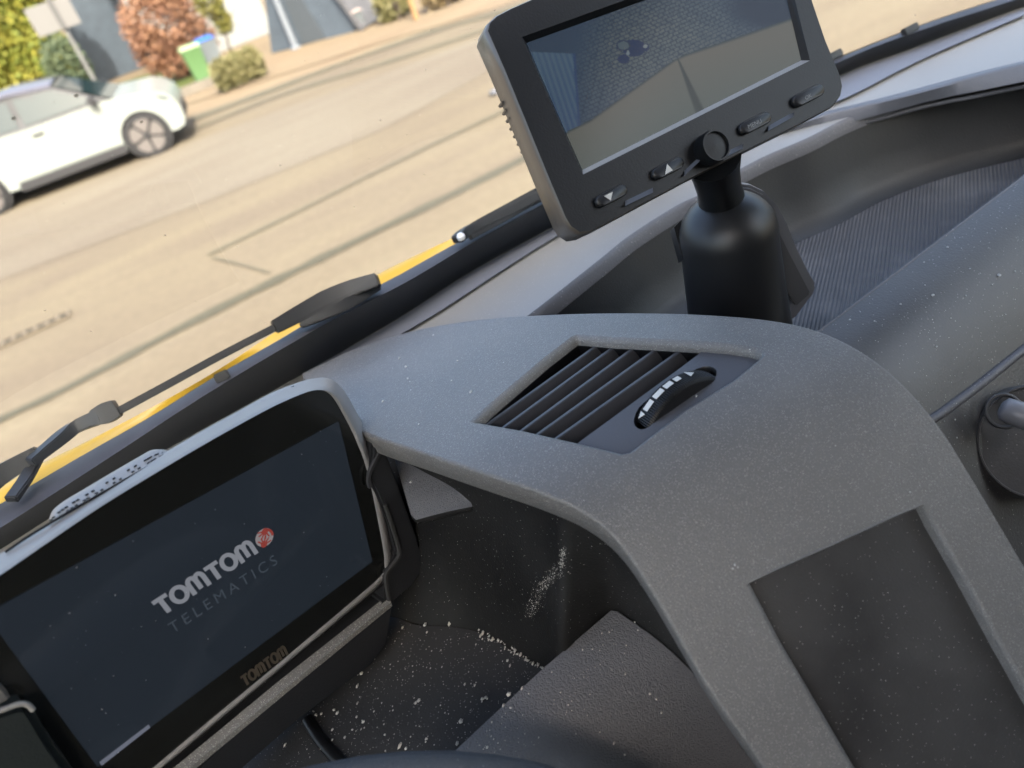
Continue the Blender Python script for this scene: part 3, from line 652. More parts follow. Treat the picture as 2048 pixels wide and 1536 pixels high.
# the strip by the glass (defroster lip)
NP = 60
lip_lo = [(p.x, p.y) for p in resamp(cr(v3([(640, 742), (760, 690), (870, 628), (1000, 543), (1120, 468), (1300, 372), (1500, 272), (1690, 196), (1790, 145), (1880, 102), (2048, 30)]), 6), NP)]
lip_up = [(p.x, p.y) for p in resamp(cr(v3([(600, 748), (700, 694), (807, 631), (920, 557), (1042, 489), (1120, 448), (1300, 352), (1480, 252), (1677, 154), (1810, 105), (1902, 70), (2048, 17)]), 6), NP)]
dl = MB().loft([U2(lip_up, HD-.0005), [U(a_[0]*.5+b_[0]*.5, a_[1]*.5+b_[1]*.5, HD-.004) for a_, b_ in zip(lip_up, lip_lo)], U2(lip_lo, HD-.003), U2([(a_, b_+3) for a_, b_ in lip_lo], HD+.003)], False)
obj('defroster_lip', dl, plastic('lip_plastic', (0.153, 0.162, 0.189), 0.5, 0.4, 0.2, 700), dash, 50)
# ---- tray in the dash top
FH = 0.315; fz = CAM.z-FH
n_r = len(rim); on = []
for i in range(n_r):
    t_ = rim[min(i+1, n_r-1)]-rim[max(i-1, 0)]; n_ = Vector((-t_.y, t_.x, 0)).normalized()
    if n_.y > 0: n_ = -n_
    on.append(n_)
pr_ = [(0, 0), (.0012, .0008), (.0025, .003), (.004, .008)]
mb = MB().loft([[p+n_*a_-UPV*b_ for p, n_ in zip(rim, on)] for a_, b_ in pr_]+[[p+n_*.0045-UPV*.0105 for p, n_ in zip(rim, on)]], False)
obj('tray_rim', mb, M_rim, dash, 60)
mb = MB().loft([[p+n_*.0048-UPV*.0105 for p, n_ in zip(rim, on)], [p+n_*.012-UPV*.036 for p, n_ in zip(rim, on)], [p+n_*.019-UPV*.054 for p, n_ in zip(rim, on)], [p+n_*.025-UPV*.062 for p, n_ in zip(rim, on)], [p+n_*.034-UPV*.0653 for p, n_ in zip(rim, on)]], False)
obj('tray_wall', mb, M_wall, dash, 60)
# raised rim on the passenger side
RT = [(p.x, p.y) for p in resamp(cr(v3([(1560, 255), (1648, 228), (1740, 206), (1843, 180), (1950, 151), (2048, 126), (2250, 80), (2450, 40)]), 6), 40)]
RB = [(p.x, p.y) for p in resamp(cr(v3([(1560, 276), (1690, 247), (1760, 229), (1863, 201), (1960, 181), (2048, 163), (2250, 122), (2450, 90)]), 6), 40)]
A = [U(u, v, HD-.006) for u, v in RT]; B = [U(u, v, HD+.004) for u, v in RB]
mb = MB().loft([[p+Vector((.004, .03, -.008)) for p in A], [p+Vector((0, .004, -.001)) for p in A], A, [p+Vector((0, -.0025, -.0012)) for p in A], B, [p+Vector((0, .003, -.001)) for p in B], [p+Vector((0, .006, .002)) for p in B]], False)
obj('tray_lip', mb, plastic('lip_grey', (0.11, 0.115, 0.13), 0.45, 0.5, 0.3, 800), dash, 50)
mb = MB().tube([p+Vector((0, .0035, -.005)) for p in B], .0016, 6); obj('tray_seam', mb, M_rim, dash, 60)
# ribbed mat on the tray floor
def mat_mat():
    m, t, b = mat('ribbed_rubber'); N = t.nodes; L = t.links
    b.inputs['Base Color'].default_value = (0.075, 0.075, 0.088, 1); b.inputs['Roughness'].default_value = 0.42; b.inputs['Specular IOR Level'].default_value = .6
    tc = N.new('ShaderNodeTexCoord'); mp = N.new('ShaderNodeMapping'); mp.inputs['Rotation'].default_value = (0, 0, R_(52)); L.new(tc.outputs['Object'], mp.inputs[0])
    wv = N.new('ShaderNodeTexWave'); wv.wave_type = 'BANDS'; wv.inputs['Scale'].default_value = 2*math.pi/20/.0027; wv.inputs['Distortion'].default_value = 0.0
    L.new(mp.outputs[0], wv.inputs['Vector']); n = N.new('ShaderNodeTexNoise'); n.inputs['Scale'].default_value = 30; n.inputs['Detail'].default_value = 6; L.new(tc.outputs['Object'], n.inputs['Vector'])
    bp = N.new('ShaderNodeBump'); bp.inputs['Strength'].default_value = 1.0; bp.inputs['Distance'].default_value = .0012; L.new(wv.outputs['Color'], bp.inputs['Height']); L.new(bp.outputs[0], b.inputs['Normal'])
    mr = N.new('ShaderNodeMapRange'); mr.inputs[1].default_value = .5; mr.inputs[2].default_value = .75; mr.inputs[4].default_value = .35; L.new(n.outputs[0], mr.inputs[0])
    mx = N.new('ShaderNodeMix'); mx.data_type = 'RGBA'; mx.inputs['A'].default_value = (0.10, 0.10, 0.105, 1); mx.inputs['B'].default_value = (0.26, 0.255, 0.25, 1); L.new(mr.outputs[0], mx.inputs['Factor'])
    L.new(mx.outputs['Result'], b.inputs['Base Color']); return m
fl_o = [Vector((p.x, p.y, 0))+n_*.028 for p, n_ in zip(rim, on)]
ft = [Vector((U(u, v, FH).x, U(u, v, FH).y, 0)) for u, v in [(900, 830), (1300, 900), (1560, 760), (1640, 665), (1800, 545), (2060, 350), (2300, 175), (2520, 20)]]
obj('ribbed_mat', sheet(fl_o+ft, [], lambda x, y: fz, .03), mat_mat(), dash, 0)
# ---- bolster on the passenger side of the pod
E1, E2 = U(1600, 690, .285), U(2060, 342, .285); ed = (E2-E1); ed.z = 0; ed.normalize(); em = Vector((ed.y, -ed.x, 0))
if em.y > 0: em = -em
def Hroll(x, y):
    s = (Vector((x, y, 0))-E1).dot(em); return CAM.z-.285-1.9*soft(s-.040, .026)+1.9*soft(-.040, .026)
ro = [E1-ed*.12, E2+ed*.35]; ro = ro+[ro[1]+em*.16, ro[0]+em*.16]
ro = [Vector((p.x, p.y, 0)) for p in ro]
rl = obj('passenger_bolster', sheet(ro, [], Hroll, .012), M_roll2, dash, 60)
obj('edge_highlight', MB().tube([E1-ed*.12-UPV*.0006, E2+ed*.35-UPV*.0006], .0011, 8), M_rim, rl, 60)  # paler tube added to draw the bright line along the bolster edge
obj('bolster_edge', MB().loft([[E1-ed*.12+UPV*0, E2+ed*.35], [E1-ed*.12-em*.001-UPV*.003, E2+ed*.35-em*.001-UPV*.003], [E1-ed*.12-UPV*.07, E2+ed*.35-UPV*.07]], False), M_rim, rl, 60)
GV = cr(v3([(1780, 890), (1870, 836), (1900, 815), (1960, 770), (2048, 700), (2200, 585)]), 5)
obj('panel_seam', MB().tube([UH(p.x, p.y, Hroll)+UPV*.0006 for p in GV], .0030, 8), M_rim, rl, 60)
# round vent with its handle
cc = UH(2046, 884, Hroll); e_ = .004
nx = Vector((-(Hroll(cc.x+e_, cc.y)-Hroll(cc.x-e_, cc.y))/(2*e_), -(Hroll(cc.x, cc.y+e_)-Hroll(cc.x, cc.y-e_))/(2*e_), 1)).normalized()
nx = (nx*.45+(CAM-cc).normalized()*.55).normalized(); cc = cc+nx*.018
dd_ = (cc-CAM).dot(fw); Rv = 113*dd_/FPX
rv = obj('round_vent', MB().lathe(cc, nx, [(Rv*1.04, -.045), (Rv*1.03, .001), (Rv*1.01, .0022), (Rv*.985, .0022), (Rv*.965, .001), (Rv*.96, -.0005), (Rv*.3, -.001), (.0, -.001)], 56), M_roll2, dash, 50)
hb_ = UD(2002, 818, dd_*.985); h1, h2 = hb_+nx*.004, UD(2095, 850, dd_*.96)
obj('vent_handle', MB().tube([h1-(h2-h1)*.08, h1, h1.lerp(h2, .3), h2], [.004, .0068, .0075, .0075], 14), simple('handle_grey', (0.20, 0.20, 0.215), .35), rv, 60)
hr_ = nx.orthogonal().normalized(); hq_ = nx.cross(hr_)
obj('handle_ring', MB().tube([UD(2008, 822, dd_*1.0)+(hr_*math.cos(2*math.pi*k/28)+hq_*math.sin(2*math.pi*k/28))*.0098 for k in range(29)], .0011, 8, False), M_roll2, rv, 60)

# ---- the pod with the vent
PH = 0.22
ra = R_(-11); e1 = Vector((math.cos(ra), math.sin(ra), 0)); pm = Vector((math.sin(ra), -math.cos(ra), 0))
P0 = U(1470, 845, PH)
def Hpod(x, y):
    s = (Vector((x, y, 0))-P0).dot(pm); l = (Vector((x, y, 0))-P0).dot(e1)
    z = CAM.z-PH-1.33*soft(s-.004, .03)+1.33*soft(-.05, .03)
    z -= .10*max(0, -s-.05)*1.0                    # slopes down gently towards the glass
    z -= .35*max(0, l-.05)**2*4
    return z
LPX = [(606, 748), (628, 775), (660, 812), (700, 845), (750, 870), (850, 902), (950, 935), (1080, 978), (1170, 1018), (1235, 1070), (1290, 1145), (1350, 1245), (1420, 1365), (1500, 1480), (1585, 1600), (1680, 1740)]
RPX = [(2280, 1560), (2170, 1360), (2075, 1190), (2000, 1062), (1930, 945), (1868, 848), (1790, 760), (1710, 700), (1630, 663), (1540, 643), (1420, 632), (1300, 628), (1150, 629), (1000, 637), (880, 652), (780, 675), (690, 706)]
lp = [UH(p.x, p.y, Hpod) for p in cr(v3(LPX), 4)]; rp_ = [UH(p.x, p.y, Hpod) for p in cr(v3(RPX), 4)]
outer = [Vector((p.x, p.y, 0)) for p in lp+rp_]
no = outward(outer)
def onpod(u, v, dz=0): 
    p = UH(u, v, Hpod); return p+UPV*dz
VH = [(939, 843), (985, 802), (1032, 762), (1085, 717), (1141, 674), (1152, 669), (1166, 669), (1230, 674), (1310, 677), (1391, 681), (1450, 685), (1505, 692), (1528, 700), (1533, 709), (1522, 721), (1472, 762), (1375, 820), (1278, 896), (1262, 908), (1240, 911), (1145, 888), (1040, 864), (952, 848)]
vh = [onpod(*q) for q in VH]; vh2 = [Vector((p.x, p.y, 0)) for p in vh]
RH = [(1494, 1163), (1560, 1132), (1680, 1079), (1800, 1024), (1845, 1005), (1856, 1010), (1880, 1055), (1940, 1160), (2010, 1290), (2100, 1450), (2180, 1600), (1850, 1760), (1760, 1630), (1700, 1536), (1620, 1400), (1555, 1290), (1500, 1185), (1491, 1170)]
rh = [onpod(*q) for q in RH]; rh2 = [Vector((p.x, p.y, 0)) for p in rh]
pod = obj('centre_console', sheet(outer, [vh2, rh2], Hpod, .0065), M_pod, van, 60)
# rolled lip all round
lipm = MB(); edge3 = [Vector((p.x, p.y, Hpod(p.x, p.y))) for p in outer]
rr_ = .0017
rows = [edge3]
for th in (30, 60, 90): rows.append([p+n_*(rr_*math.sin(R_(th)))-UPV*(rr_*(1-math.cos(R_(th)))) for p, n_ in zip(edge3, no)])
rows.append([p+n_*(rr_+.0003)-UPV*.0115 for p, n_ in zip(edge3, no)])
rows.append([p+n_*(rr_-.0015)-UPV*.0135 for p, n_ in zip(edge3, no)])
rows.append([p-n_*.004-UPV*.0135 for p, n_ in zip(edge3, no)])
obj('console_edge', lipm.loft(rows, True), M_pod, pod, 60)
sk_rows = [[p-n_*.003-UPV*.0132 for p, n_ in zip(edge3, no)], [p-n_*.006-UPV*.06 for p, n_ in zip(edge3, no)]]
# recess panel in the console face
nr = outward(rh2); Nf = Vector((-pm.x*-1.33, -pm.y*-1.33, 1)).normalized()
rows = [rh]+[[p-n_*a_-Nf*b_ for p, n_ in zip(rh, nr)] for a_, b_ in ((.0012, .0005), (.0022, .0022), (.0028, .0065))]
mb = MB().loft(rows, True); obj('panel_surround', mb, M_pod, pod, 50)
bt = rows[-1]; off_ = sum(Hpod(p.x, p.y)-p.z for p in bt)/len(bt)
mb = sheet([Vector((p.x, p.y, 0)) for p in [p+n_*.0015 for p, n_ in zip(bt, nr)]], [], lambda x, y: Hpod(x, y)-off_, .008)
obj('blank_panel', mb, plastic('blank_panel_plastic', (0.022, 0.0215, 0.022), .45, .5, .35, 1000, dust=.02, film=.08), pod, 50)
# vent surround
nv = outward(vh2)
rows = [vh]+[[p-n_*a_-UPV*b_ for p, n_ in zip(vh, nv)] for a_, b_ in ((.0008, .0003), (.0020, .0012), (.0028, .003), (.003, .0055))]
obj('vent_surround', MB().loft(rows, True), M_pod, pod, 60)
def onv(u, v, dz): return UH(u, v, lambda x, y: Hpod(x, y)+dz)
# thumbwheel plate
PLT = [(1146, 893), (1228, 833), (1300, 780), (1367, 731), (1408, 700), (1440, 690), (1545, 702), (1535, 725), (1472, 775), (1375, 838), (1270, 915), (1235, 920)]
SLOT = [(1268, 838), (1278, 815), (1305, 792), (1340, 767), (1380, 744), (1408, 733), (1427, 735), (1434, 747), (1424, 762), (1395, 783), (1350, 812), (1315, 838), (1298, 854), (1282, 859), (1270, 852)]
HV = lambda x, y: Hpod(x, y)-.0048
pl_ = [onv(u, v, -.0048) for u, v in PLT]; st_ = [onv(p.x, p.y, -.0048) for p in cr(v3(SLOT), 2, True)]
pl2 = [Vector((p.x, p.y, 0)) for p in pl_]; st2 = [Vector((p.x, p.y, 0)) for p in st_]
M_vent = simple('vent_plate_plastic', (0.068, 0.0688, 0.0784), .42, .5, bump=.15, bs=900)
plate = obj('vent_plate', sheet(pl2, [st2], HV, .006), M_vent, pod, 50)
ns = outward(st2)
obj('slot_rim', MB().loft([st_, [p-n_*.0006-UPV*.001 for p, n_ in zip(st_, ns)], [p-n_*.001-UPV*.012 for p, n_ in zip(st_, ns)]], True), M_black, plate, 50)
pe = [onv(u, v, -.0048) for u, v in PLT[:5]]
obj('plate_edge', MB().loft([pe, [p-UPV*.03 for p in pe]], False), M_black, plate, 0)
# duct walls and bottom below the vent
obj('duct', MB().loft([[p-n_*.003-UPV*.0055 for p, n_ in zip(vh, nv)], [p-n_*.001-UPV*.012 for p, n_ in zip(vh, nv)], [p-n_*.001-UPV*.034 for p, n_ in zip(vh, nv)]], True, (False, True)), M_black, pod, 50)
M_slat = simple('slat_plastic', (0.05, 0.05, 0.056), .4, .55, bump=.1, bs=900)
for (b0, t0) in [((974, 848), (1191, 692)), ((1004, 856), (1227, 693)), ((1038, 864), (1270, 693)), ((1072, 870), (1314, 696)), ((1108, 879), (1361, 700))]:
    A = onv(b0[0], b0[1], -.0055); B = onv(t0[0], t0[1], -.0055); d_ = (B-A).normalized(); s_ = d_.cross(UPV).normalized(); tw = (s_*.14-UPV).normalized()
    A = A-d_*.004; B = B+d_*.002
    mb = MB().loft([[q-s_*.0011, q+s_*.0012, q+s_*.0008+tw*.017, q-s_*.0007+tw*.017] for q in (A, B)], True, (True, True))
    obj('vent_slat', mb, M_slat, pod, 40, bev=.0004)
# thumbwheel
w0, w1 = onv(1286, 838, -.0048), onv(1418, 748, -.0048); wc = (w0+w1)/2; wd_ = (w1-w0); Lw = wd_.length; wd_.normalize(); wx_ = wd_.cross(UPV).normalized()
prot = .0075; Rw = (Lw*Lw/4+prot*prot)/(2*prot); cw_ = wc-UPV*(Rw-prot); hw = .0052
M_tw = simple('thumbwheel_rubber', (0.0084, 0.0084, 0.009), .45, .5)
tw_ = MB(); NS = 44; amax = math.asin(min(.99, (Lw/2+.002)/Rw))
loops = []
for i in range(NS+1):
    a_ = -amax+2*amax*i/NS
    for q, r_ in ((0, Rw-.0011), (.25, Rw), (.6, Rw), (.85, Rw-.0011)):
        aa = a_+q*2*amax/NS
        loops.append([cw_+wd_*(rr*math.sin(aa))+UPV*(rr*math.cos(aa))+wx_*o_ for o_, rr in ((-hw, r_-.0012), (-hw+.0012, r_), (hw-.0012, r_), (hw, r_-.0012), (hw, Rw-.02), (-hw, Rw-.02))])
tw_.loft(loops, True, (True, True)); twh = obj('thumbwheel', tw_, M_tw, plate, 30)
def onw(along, side, lift=.0004):               # along: -1..1 over the visible arc
    aa = amax*along; return cw_+wd_*((Rw+lift)*math.sin(aa))+UPV*((Rw+lift)*math.cos(aa))+wx_*side
def patch(pts): 
    return MB().prism([onw(a_, s_) for a_, s_ in pts], UPV*.0002)
so_ = -.0012
for (a0, a1, w_) in [(-.74, -.52, .0014), (-.46, -.24, .0015), (-.19, -.01, .0015), (.05, .18, .0015)]:
    obj('scale_mark', patch([(a0, so_-w_), (a1, so_-w_), (a1, so_+w_), (a0, so_+w_)]), M_white, twh, 0)
obj('scale_mark', patch([(.36, so_-.0022), (.52, so_+.0002), (.36, so_+.0026)]), M_white, twh, 0)
obj('scale_mark', patch([(-.93, so_-.001), (-.79, so_-.0018), (-.80, so_+.0012)]), M_white, twh, 0)
# ---- driver side below the pod lip: side wall, cubby floor, bolster
CF = .345
JN = [(640, 1225), (780, 1232), (830, 1248), (900, 1252), (960, 1264), (1020, 1298), (1085, 1338), (1150, 1380), (1230, 1440), (1330, 1530), (1450, 1660)]
BH = .318
D1, D2 = U(905, 1506, BH), U(1225, 1221, BH); bd = (D2-D1); bd.z = 0; bd.normalize(); bmn = Vector((bd.y, -bd.x, 0))
if bmn.y > 0: bmn = -bmn
def Hb(x, y):
    s = (Vector((x, y, 0))-D1).dot(bmn); return CAM.z-BH-2.0*soft(s-.034, .034)+2.0*soft(-.034, .034)
jn = [U(p.x, p.y, CF) for p in resamp(cr(v3(JN), 5), 40)]
li = [Vector((p.x, p.y, Hpod(p.x, p.y))) for p in lp]
tp_ = [p-n_*.004-UPV*.013 for p, n_ in zip(li, no[:len(lp)])][8:]
def near(u, v): return min(range(len(lp)), key=lambda i: (PX(lp[i])[0]-u)**2+(PX(lp[i])[1]-v)**2)
def dep_(p): return (p-CAM).dot(fw)
WALL = [((690, 842), (640, 1225), 0, .05), ((780, 880), (780, 1232), 0, .05), ((850, 903), (850, 1250), 0, .048), ((905, 922), (915, 1254), 0, .042), ((960, 938), (965, 1266), 0, .03), ((1020, 960), (1025, 1300), 0, .02), ((1090, 982), (1085, 1338), 0, .014),
        ((1130, 1000), (1120, 1308), 1, .012), ((1175, 1020), (1165, 1272), 1, .012), ((1225, 1060), (1223, 1221), 1, .012), ((1265, 1108), (1300, 1268), 1, .012), ((1300, 1163), (1345, 1305), 1, .012), ((1345, 1238), (1400, 1360), 1, .012), ((1400, 1328), (1470, 1450), 1, .012), ((1470, 1433), (1560, 1590), 1, .012), ((1560, 1558), (1650, 1740), 1, .012)]
wt, wb_, wdT, wdB = [], [], [], []
for t_, b_, k, ex in WALL:
    wt.append((*t_, 0)); wb_.append((*b_, 0)); wdT.append((dep_(lp[near(*t_)])+ex, 0, 0)); wdB.append((dep_(UH(*b_, Hb) if k else U(*b_, CF))+.0015, 0, 0))
wt, wb_, wdT, wdB = cr(wt, 4), cr(wb_, 4), cr(wdT, 4), cr(wdB, 4)
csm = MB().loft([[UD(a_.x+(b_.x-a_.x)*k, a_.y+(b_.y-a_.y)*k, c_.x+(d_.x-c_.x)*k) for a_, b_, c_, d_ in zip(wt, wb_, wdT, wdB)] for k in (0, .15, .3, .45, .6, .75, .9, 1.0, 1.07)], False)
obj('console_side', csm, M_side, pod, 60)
obj('console_seam', MB().tube([p-UPV*.001 for p in tp_], .0009, 6), M_black, pod, 60)
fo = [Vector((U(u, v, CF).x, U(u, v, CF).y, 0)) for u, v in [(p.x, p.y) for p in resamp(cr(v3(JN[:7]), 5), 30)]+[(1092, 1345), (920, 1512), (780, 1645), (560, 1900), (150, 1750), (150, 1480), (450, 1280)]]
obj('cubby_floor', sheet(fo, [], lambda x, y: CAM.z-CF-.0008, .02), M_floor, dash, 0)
gP = cr(v3([(616, 1440), (640, 1478), (672, 1515), (720, 1560)]), 5)
obj('floor_groove', MB().tube([U(p.x, p.y, CF+.001) for p in gP], .0035, 8), M_black, dash, 60)
obj('floor_bead', MB().tube([U(p.x-7, p.y-2, CF+.0004) for p in gP], .0009, 6), M_side, dash, 60)
# driver side bolster of grained vinyl
BPX = [(760, 1640), (905, 1506), (1085, 1338), (1222, 1221), (1234, 1223), (1300, 1268), (1345, 1305), (1400, 1360), (1470, 1450), (1560, 1600), (1650, 1760), (1000, 1900)]
bo = [UH(u, v, Hb) for u, v in BPX]; bo2 = [Vector((p.x, p.y, 0)) for p in bo]
bol = obj('driver_bolster', sheet(bo2, [], Hb, .006), M_roll, dash, 60)
fe = [Vector((p.x, p.y, p.z)) for p in bo[:4]]; se = bo[3:11]
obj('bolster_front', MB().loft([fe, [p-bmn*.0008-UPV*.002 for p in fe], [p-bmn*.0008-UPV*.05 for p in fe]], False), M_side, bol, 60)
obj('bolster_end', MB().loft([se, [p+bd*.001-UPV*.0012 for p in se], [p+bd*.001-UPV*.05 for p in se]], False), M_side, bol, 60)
# grained cowl over the driver's instruments, rolling down beside the pod
def Hcowl(x, y):
    s = (Vector((x, y, 0))-b1).dot(bm_); return DZ-.0045-1.3*soft(s-.006, .022)
CP = [(905, 925), (918, 948), (932, 980), (945, 1013), (900, 1022), (860, 1032), (832, 1040), (822, 1030), (806, 975), (790, 920), (775, 868), (810, 878), (850, 900)]
co = [UH(u, v, Hcowl) for u, v in CP]
cwl = obj('driver_cowl', sheet([Vector((p.x, p.y, 0)) for p in co], [], Hcowl, .006), plastic('cowl_vinyl', (0.1125, 0.1162, 0.1275), .36, .6, .55, 800, kind='leather', film=.05), dash, 60)
cq = resamp(co[0:8], 24)
obj('cowl_edge', MB().loft([cq, [p-UPV*.0022+bm_*.0006 for p in cq], [p-UPV*.005-bm_*.002 for p in cq], [p-UPV*.009-bm_*.020 for p in cq]], False), M_side, cwl, 60)  # dark colour makes the cowl's foot fade into shade
# ---- cab shell: roof, pillars, doors, rear wall (they shade the dash)
def vp(name, mb, m=M_lining, bev=0.0): return obj(name, mb, m, van, 40, bev=bev)
ytop = [p+gdir*.97 for p in base]; zt = ytop[0].z; Z0 = CAM.z-2.0
vp('roof', MB().loft([[p for p in ytop], [Vector((p.x, p.y-.25, zt+.05)) for p in ytop], [Vector((p.x, -1.2, zt+.06)) for p in ytop]], False))
xl, xr = base[0].x-.25, base[-1].x+.1
vp('rear_wall', MB().bb(xl, -1.22, .3+Z0, xr, -1.18, zt+.06))
for nm, x_ in (('driver_door', xl), ('passenger_door', xr)):
    vp(nm, MB().bb(x_-.03, -1.2, .4+Z0, x_+.03, .63, 1.62+Z0), M_side)
    vp('pillar', MB().bb(x_-.04, -1.2, 1.62+Z0, x_+.04, -.75, zt+.06))
    vp('side_window', MB().bb(x_-.003, -.75, 1.62+Z0, x_+.003, .35, zt), M_glass)
vp('footwell', MB().bb(xl, -1.2, .3+Z0, xr, .64, .42+Z0), M_side)
vp('firewall', MB().bb(xl, .61, .42+Z0, xr, .64, 1.67+Z0), M_side)
VY, VZ = .300, CAM.z+.05
# unseen visors added to keep the sun off the pod and screen
for xa, xb in ((-.55, .212), (.214, .42), (.422, 1.2)):
    vp('added_visor', MB().prism([(xa, VY, VZ), (xb, VY, VZ), (xb, VY-.20, VZ+.34), (xa, VY-.20, VZ+.34)], (0, -.018, -.012)), M_lining, bev=.006)
vp('added_headliner', MB().loft([[(xl, VY-.17, VZ+.30), (xr, VY-.17, VZ+.30)], [(xl, VY-.19, VZ+.33), (xr, VY-.19, VZ+.33)], [(xl, -.05, zt+.03), (xr, -.05, zt+.03)], [(xl, -.4, zt+.05), (xr, -.4, zt+.05)]], False))  # unseen panel added to close the gap that let sun past the visors
for x_ in (0.0, .62):
    vp('seat', MB().box((x_, -.62, 1.35+Z0), (.24, 0, 0), (0, .07, -.02), (0, .06, .42)), simple('seat_cloth', (0.018, 0.018, 0.021), .9), bev=.04)
# steering wheel
sc_ = UD(830, 1502, .30)
sa = Vector((0.04, -.75, .66)).normalized(); sdn = (Vector((0, -.62, -.78))-sa*Vector((0, -.62, -.78)).dot(sa)).normalized()
RS = .19; sr = sa.cross(sdn).normalized(); sr = sr if sr.x > 0 else -sr
ctr = sc_+(sdn*math.cos(R_(31))-sr*math.sin(R_(31)))*(RS+.0145)
ring = [ctr+(-sdn*math.cos(2*math.pi*k/72)+sr*math.sin(2*math.pi*k/72))*RS for k in range(73)]
M_swl = plastic('wheel_rim_leather', (0.08, 0.0856, 0.092), .5, .5, .5, 900, kind='leather', dust=.03)
sw = obj('steering_wheel', MB().tube(ring, .0145, 16, False), M_swl, van, 60)
obj('hub', MB().lathe(ctr-sa*.03, sa, [(.055, -.02), (.07, 0), (.06, .02), (.0, .025)], 24), M_blk2, sw)
for an in (150, 210): obj('spoke', MB().ribbon([ctr-sa*.02, ctr+(-sdn*math.cos(R_(an))+sr*math.sin(R_(an)))*RS], .035, .012, sa.cross(-sdn*math.cos(R_(an))+sr*math.sin(R_(an)))), M_blk2, sw, bev=.003)

# =================================================================== the navigation unit in its cradle
FT = Frame(400, 1150, .345, (.93, .342, -.132), (-.163, -.105, -.981))
nav = thing('navigation_unit', FT.at(0, .09), 'black navigation unit with silver rim showing a start screen, in its cradle', 'navigation unit')
def fpoly(F, P, lift=0.0, sm=0, closed=True):
    if sm: P = [(q.x, q.y) for q in cr(v3(P), sm, closed)]
    return [F.p(u, v, lift) for u, v in P]
M_silver = simple('silver_grey_plastic', (0.2167, 0.2125, 0.2082), .42, .5, bump=.08, bs=1500, var=.05, vs_=60)
M_navblk = simple('piano_black', (0.009, 0.0095, 0.009), .16, .5)
M_disp = simple('nav_display', (0.006, 0.007, 0.010), .10, .5, emit=(0.0022, 0.0030, 0.0040), es=1.0)
# outline of the casing front (rim outside edge), extended out of the picture on the left
OUT = [(-260, 1270), (-120, 1184), (0, 1110), (100, 1049), (200, 987), (300, 925), (400, 866), (480, 822), (546, 786), (600, 765), (628, 758), (652, 756), (672, 764), (692, 787), (716, 830), (746, 886), (772, 980), (788, 1055), (790, 1110), (776, 1146), (704, 1216), (560, 1334), (380, 1484), (200, 1635), (80, 1735), (-160, 1560)]
INN = [(-250, 1310), (-120, 1228), (0, 1150), (100, 1081), (200, 1013), (300, 952), (400, 893), (480, 848), (546, 813), (600, 789), (628, 781), (652, 783), (670, 798), (690, 832), (712, 876), (736, 940), (756, 1030), (768, 1095), (771, 1125), (765, 1152), (700, 1210), (560, 1328), (380, 1478), (200, 1630), (80, 1730), (-150, 1560)]
RD = -.018
A_ = cr([(*FT.xy(u, v, RD), 0) for u, v in OUT], 6, True); B_ = cr([(*FT.xy(u, v), 0) for u, v in INN], 6, True); m_ = len(A_)
def bl_(k, l): return [FT.at(p.x*k+q.x*(1-k), p.y*k+q.y*(1-k), l) for p, q in zip(A_, B_)]
rows = [bl_(1, RD-.001), bl_(1, RD), bl_(.85, RD*.72), bl_(.45, RD*.30), bl_(.16, -.0006), bl_(.06, 0), bl_(0, -.0006), bl_(0, -.003)]
rimo = obj('rim', MB().loft(rows, True), M_silver, nav, 50)
obj('back', MB().loft([[FT.at(q.x*.97, q.y*.97, -.004) for q in B_], [FT.at(q.x*.85, q.y*.80+.006, -.020) for q in B_], [FT.at(q.x*.8, q.y*.6+.02, -.032) for q in B_]], True, (True, True)), M_blk2, nav, 40)
obj('glass_front', MB().add([FT.at(q.x, q.y, -.0012) for q in B_], [tuple(range(m_))]), M_navblk, nav, 0)
DSP = [(-75, 1257), (0, 1209), (195, 1534), (745, 1123), (690, 862), (640, 838), (390, 988)]
DSP = [(-30, 1228), (195, 1534), (745, 1123), (677, 842)]
dsp = obj('display', MB().add(fpoly(FT, DSP, -.0009), [(0, 1, 2, 3)]), M_disp, nav, 0)
# writing on the display: drawn in the unit's plane between pixel-measured corners
class Txt:
    def __init__(s, F, o, e, upx, lift): s.o = F.p(*o, lift); s.x = F.p(*e, lift)-s.o; s.y = F.p(*upx, lift)-s.o; s.n = F.n
    def P(s, x, y): return s.o+s.x*x+s.y*y
def stroke(T, P, wd, closed=False, asp=1.0):     # flat stroke in text space, asp = x unit / y unit in metres
    P = [Vector((a_*asp, b_, 0)) for a_, b_ in P]; mb = MB(); L1 = []; L2 = []; n = len(P)
    for i, p in enumerate(P):
        a_ = P[i-1] if (closed or i) else p; b_ = P[(i+1) % n] if (closed or i < n-1) else p
        t_ = (b_-a_).normalized(); nn_ = Vector((-t_.y, t_.x, 0))*wd/2; L1.append(p+nn_); L2.append(p-nn_)
    if closed: L1.append(L1[0]); L2.append(L2[0])
    return [T.P(p.x/asp, p.y) for p in L1], [T.P(p.x/asp, p.y) for p in L2]
